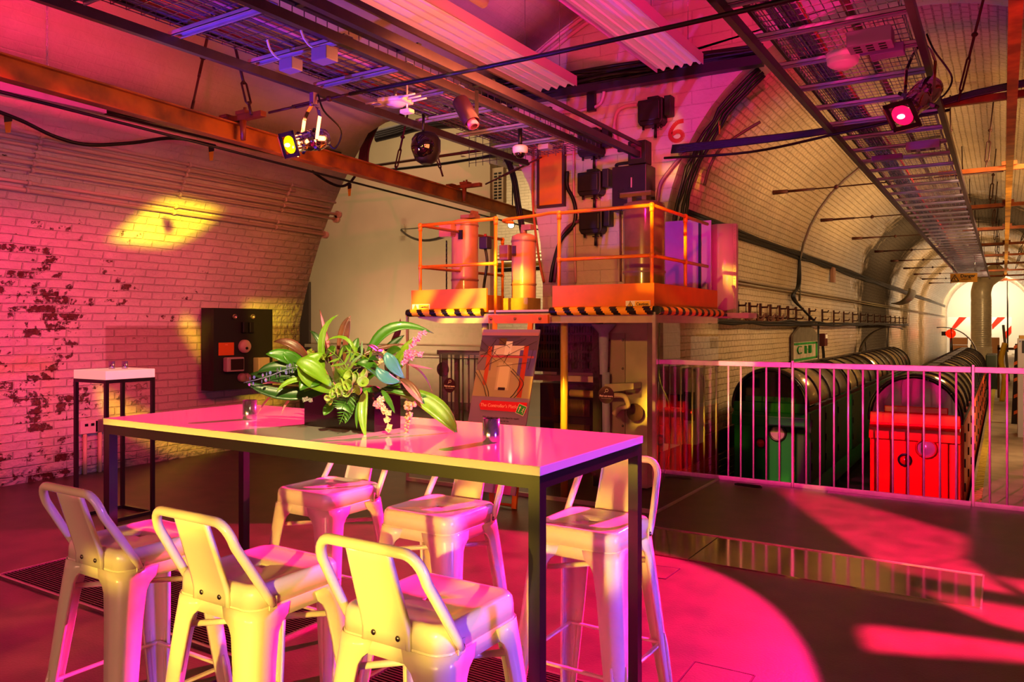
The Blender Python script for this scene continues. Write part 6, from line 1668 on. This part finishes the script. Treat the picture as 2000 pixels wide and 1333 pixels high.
t = thing('striped_post', 'black post with orange chevrons beside the grey machine', 'post', (a.x+.1, 17, -.37))
obj('post', MB().prism([(a.x, 17, -.37), (a.x+.2, 17, -.37), (a.x+.16, 17, a.z), (a.x+.06, 17, a.z)], (0, .1, 0)), m_blackp, t)
for k in range(9):
    z = lerp(-.2, a.z-.1, k/8); xx = a.x+.04+.07*(k % 2); obj('chevron', MB().prism([(xx, 16.99, z), (xx+.07, 16.99, z+.04), (xx+.07, 16.99, z+.10), (xx, 16.99, z+.06)], (0, .005, 0)), mat('orange chevron', 'f07a40', .5), t)
a = E(1957, 670, 22)
single('yellow_hose_post', MB().tube(catmull([(a.x, 22, -.37), (a.x+.05, 22, .2), (a.x-.02, 22, .6), (a.x+.06, 22, a.z)]), .06, 10), mat('yellow plastic', 'c8a020', .4), 'twisted yellow plastic hose standing up behind the railing', 'hose')
a = E(1948, 690, 23); single('timber_rack', MB().lim(a.x, a.x+.05, 23, 23.05, -.37, a.z+.2).lim(a.x+.4, a.x+.45, 23, 23.05, -.37, a.z+.2).lim(a.x, a.x+.9, 23, 23.05, a.z+.08, a.z+.14), mat('brown timber', '5a3418', .6), 'brown timber rack behind the railing beyond the red train', 'rack')
a = E(1963, 635, 30); b = E(1970, 700, 30); single('leaning_pole', MB().cyl((a.x-.05, 30, a.z), (b.x, 30, -.37), .04, n=8), mat('grey pole', '8a7a68', .5), 'grey pole leaning upright near the far duct', 'pole')
a = E(1925, 693, 26); b = E(1948, 720, 26)
single('dark_cart', MB().lim(a.x, b.x, 26, 27.5, -.37, a.z, bev=.03), mat('dark green cart', '20241a', .4), 'low dark cart parked beyond the end of the red train', 'cart')
p = E(1857, 652, 44)
t = thing('red_signal', 'red signal light glowing at the end of the tunnel wall', 'signal', p)
obj('lamp', MB().sphere(p, .22, 16, 10), mat('signal red', 'ff1000', .4, emit='ff0a00', estr=6), t)
obj('bracket', MB().lim(p.x-.4, p.x-.2, 44, 44.1, p.z-.1, p.z+.1), m_blackp, t)
obj('pole', MB().cyl((p.x, 44.1, -.37), (p.x, 44.1, p.z-.15), .05, n=8), m_blackp, t)
p = E(1968, 580, 40); single('drop_pole', MB().cyl((p.x, 40, E(1968, 688, 40).z), (p.x, 40, 3.4), .03, n=6), m_blackp, 'thin dark pole hanging from the far end of the yellow rail', 'pole')
# ------------------------------------------------------------------ light
W = bpy.data.worlds.new('world'); sc.world = W; W.use_nodes = True
W.node_tree.nodes['Background'].inputs[0].default_value = (1, .78, .55, 1); W.node_tree.nodes['Background'].inputs[1].default_value = .025
PINK = (1, .012, .16); YEL = (1, .62, .03); WARM = (1, .66, .34); ORG = (1, .32, .1); VIO = (.28, .08, 1)
G = lambda l, **k: [P(x, y, **k) for x, y in l]
LAMPP = P(1762, 228, d=5.5); LAMPY = P(566, 282, d=5.68)
spot('pink_table_light', (-.62, 6.05, 2.85), (-2.85, 2.0, 0), 9000, (1, .006, .18), 53, .06, .03)
gobo('pink_floor_light', (1.2, 2.0, 3.6), (-.3, 5, 0), 26000, PINK, [
    G([(1517, 956), (1600, 963), (1888, 1047), (1881, 1092), (1965, 1160), (1915, 1152), (1740, 1115), (1650, 1057)][:1]+[(1600, 963), (1888, 1047), (1881, 1092), (1740, 1115), (1650, 1057)], z=0),
    G([(1881, 1090), (1975, 1160), (1915, 1152), (1740, 1115)], z=0),
    G([(1800, 1157), (2040, 1195), (2040, 1238), (1950, 1223)], z=0),
    G([(1678, 1226), (1702, 1222), (2060, 1270), (2060, 1296), (1695, 1271)], z=0),
    G([(1944, 1128), (2040, 1140), (2040, 1175)], z=0)], 80, .012)
spot('pink_wall_light', (-1.2, .6, 3.9), (-7.4, 1.8, 2.2), 2900, (1, .004, .13), 70, .95, .1)
spot('pink_pier_light', (-.6, 2.6, 3.7), (-3.7, 8.4, 4.1), 1000, (1, .006, .16), 58, .5, .05)
spot('orange_pier_light', (-5.0, 3.0, 1.2), (-5.2, 8.4, 4.4), 380, (1, .22, .06), 50, .8, .05)
gobo('yellow_wall_light', (-.4, 1.0, 3.1), (-7.2, 4.6, 1.9), 11000, (1, .78, .02), [
    G([(222, 468), (300, 404), (345, 396), (424, 420), (378, 463), (325, 481), (262, 478)], x=-7.2),
    {'p': G([(310, 424), (336, 430), (342, 455), (322, 462), (313, 440)], x=-7.2), 'neg': True, 'soft': .006},
    {'p': G([(363, 618), (395, 650), (395, 700), (352, 640)], x=-7.45), 'w': .6},
    {'p': G([(480, 592), (600, 592), (600, 760), (500, 760)], x=-7.4), 'w': .45},
    {'p': G([(195, 760), (450, 892), (330, 892), (205, 812)], x=-7.5), 'w': .5},
    {'p': G([(470, 768), (560, 768), (560, 800), (500, 800)], x=-7.5), 'w': .5}], 90, .012)
gobo('yellow_front_light', (-2.6, -2.6, 1.25), (-1.75, 1.9, .62), 950, (1, .66, .05), [
    {'p': G([(300, 975), (440, 985), (440, 1040), (300, 1030)], y=1.28), 'soft': .01}, {'p': G([(430, 1200), (560, 1200), (560, 1420), (430, 1420)], y=1.3), 'soft': .02},
    {'p': G([(340, 1150), (400, 1150), (395, 1290), (320, 1290)], y=1.3), 'soft': .015, 'w': .8}, {'p': G([(170, 1085), (300, 1085), (300, 1155), (170, 1135)], y=1.3), 'soft': .012, 'w': .9},
    {'p': G([(615, 1050), (830, 1050), (830, 1225), (640, 1225)], y=1.27), 'soft': .012}, {'p': G([(650, 1260), (720, 1260), (720, 1420), (650, 1420)], y=1.3), 'soft': .02, 'w': .8},
    {'p': G([(200, 810), (1070, 905), (1070, 1000), (200, 880)], y=1.53), 'soft': .02, 'w': 1.7}], 40, .01)
gobo('pink_railing_light', (-1.9, 1.2, 3.3), (-.9, 7.2, .5), 5200, (1, .02, .3), [G([(1400, 690), (2100, 690), (2100, 1008), (1400, 934)], y=7.15)], 60, .006)
gobo('yellow_rear_light', (-.1, -1.6, 1.25), (-1.8, 2.1, .5), 800, (1, .66, .08), [G([(490, 930), (760, 930), (700, 1330), (480, 1330)], y=2.13), G([(720, 950), (960, 950), (960, 1330), (700, 1330)], y=2.13), G([(1000, 980), (1260, 980), (1260, 1150), (1000, 1165)], y=2.2)], 50, .01, .03)
spot('flower_key_light', (.3, .2, 3.3), (-1.72, 1.80, 1.22), 620, (1, .82, .34), 11.5, .35, .02)
spot('table_patch_light', (.2, 2.6, 3.6), (-1.18, 1.68, 1.1), 900, (.9, .35, 1), 7, .8, .02)
gobo('orange_floor_light', (-4.0, -1.0, 3.2), (-4.2, 1.8, 0), 900, (1, .3, .05), [G([(-40, 1200), (120, 1165), (190, 1182), (-40, 1245)], z=0), G([(-40, 1300), (170, 1215), (250, 1215), (60, 1345)], z=0)], 70, .02)
gobo('yellow_railing_light', (-1.9, 1.25, 3.25), (-1.9, 7.2, .8), 3000, (1, .72, .04), [G([(1400, 700), (1474, 700), (1470, 718), (1400, 718)], y=7.12), G([(1396, 720), (1465, 720), (1450, 800), (1396, 860)], y=7.14), {'p': G([(1425, 782), (1560, 782), (1540, 830), (1430, 820)], y=9.5), 'w': .35}], 60, .006)
spot('warm_deck_light', (-1.6, .2, 2.6), (-3.5, 5.6, 1.9), 640, (1, .52, .07), 34, .6, .05)
gobo('yellow_deck_light', (-2.6, 1.0, 3.3), (-3.6, 5.6, 1.7), 7000, YEL, [
    G([(815, 560), (850, 560), (825, 608), (796, 608)], y=5.55), G([(905, 556), (935, 556), (880, 640), (850, 640)], y=5.55), G([(945, 556), (975, 556), (925, 640), (895, 640)], y=5.55),
    G([(1240, 395), (1300, 395), (1300, 440), (1250, 430)], y=5.6), G([(985, 540), (1050, 540), (1030, 640), (975, 640)], y=6.2), G([(1085, 760), (1120, 745), (1120, 860), (1085, 840)], y=5.7),
    G([(1230, 740), (1300, 700), (1300, 770), (1215, 800)], y=6)], 80, .012)
gobo('yellow_spandrel_light', (-3.4, 3.2, 3.0), (-1.8, 11, 3.4), 1500, YEL, [
    G([(1290, 330), (1345, 318), (1330, 352), (1300, 350)], y=8.4), G([(1385, 325), (1445, 305), (1440, 335), (1375, 360)], x=-3.0), G([(1470, 280), (1560, 245), (1560, 285), (1480, 312)], x=-2.9)], 70, .02)
area('violet_fill', (2.8, 2.2, 1.0), (-1.2, 1.85, .55), 26, VIO, .6, .6, 60)
spot('blue_tray_light', (-5.2, 1.6, .9), (-4.1, 5.0, 3.3), 800, (.16, .05, 1), 60, .6, .04)
spot('pink_tray_light', (.3, 4.2, .3), (-1.1, 7.0, 3.3), 330, PINK, 75, .6, .05)
area('camera_side_fill', (-1.0, -3.5, 1.25), (-2.3, 3, .7), 92, (1, .40, .25), 3, .8)
area('orange_fill_left', (-3.0, 5.0, 3.0), (-7.4, 5.2, 1.6), 95, (1, .24, .07), 1.5, 1.0)
# warm tunnel lamps, plus unseen fill added for passage, tunnel roof and wall
area('passage_wash', (-9.2, 9.5, .9), (-9.5, 10.9, 2.4), 32, WARM, 2.5, .3)
area('passage_ceiling', (-8.5, 9.0, 5.3), (-8.8, 10.6, 1.0), 45, WARM, 3, .6)
area('far_room', (-8.5, 14, 5.2), (-8.5, 16, 1), 420, WARM, 2, 2)
for k, yy in enumerate((11.5, 17, 24, 32, 40)):
    area('tunnel_lamp', (.7, yy, 4.1), (-3.2, yy+1.2, 1.2), (230, 260, 280, 290, 300)[k], (1, .64, .31), .25, 1.8, 125)
    area('tunnel_roof_fill', (.9, yy+1, -.2), (-.3, yy+2.2, 4.7), (70, 90, 90, 90, 90)[k], (1, .62, .28), .3, 1.0, 110)
area('tunnel_end', (-.8, 56, 4.3), (-.8, 60.9, 1.5), 560, (1, .8, .55), 3, .5)
area('tunnel_wall_fill', (.9, 12.5, .2), (-3.2, 14.5, 2.2), 40, (1, .62, .3), .3, 2)
sc.view_settings.view_transform = 'Standard'; sc.view_settings.look = 'None'; sc.view_settings.gamma = 1
sc.view_settings.exposure = 0; sc.view_settings.use_curve_mapping = False
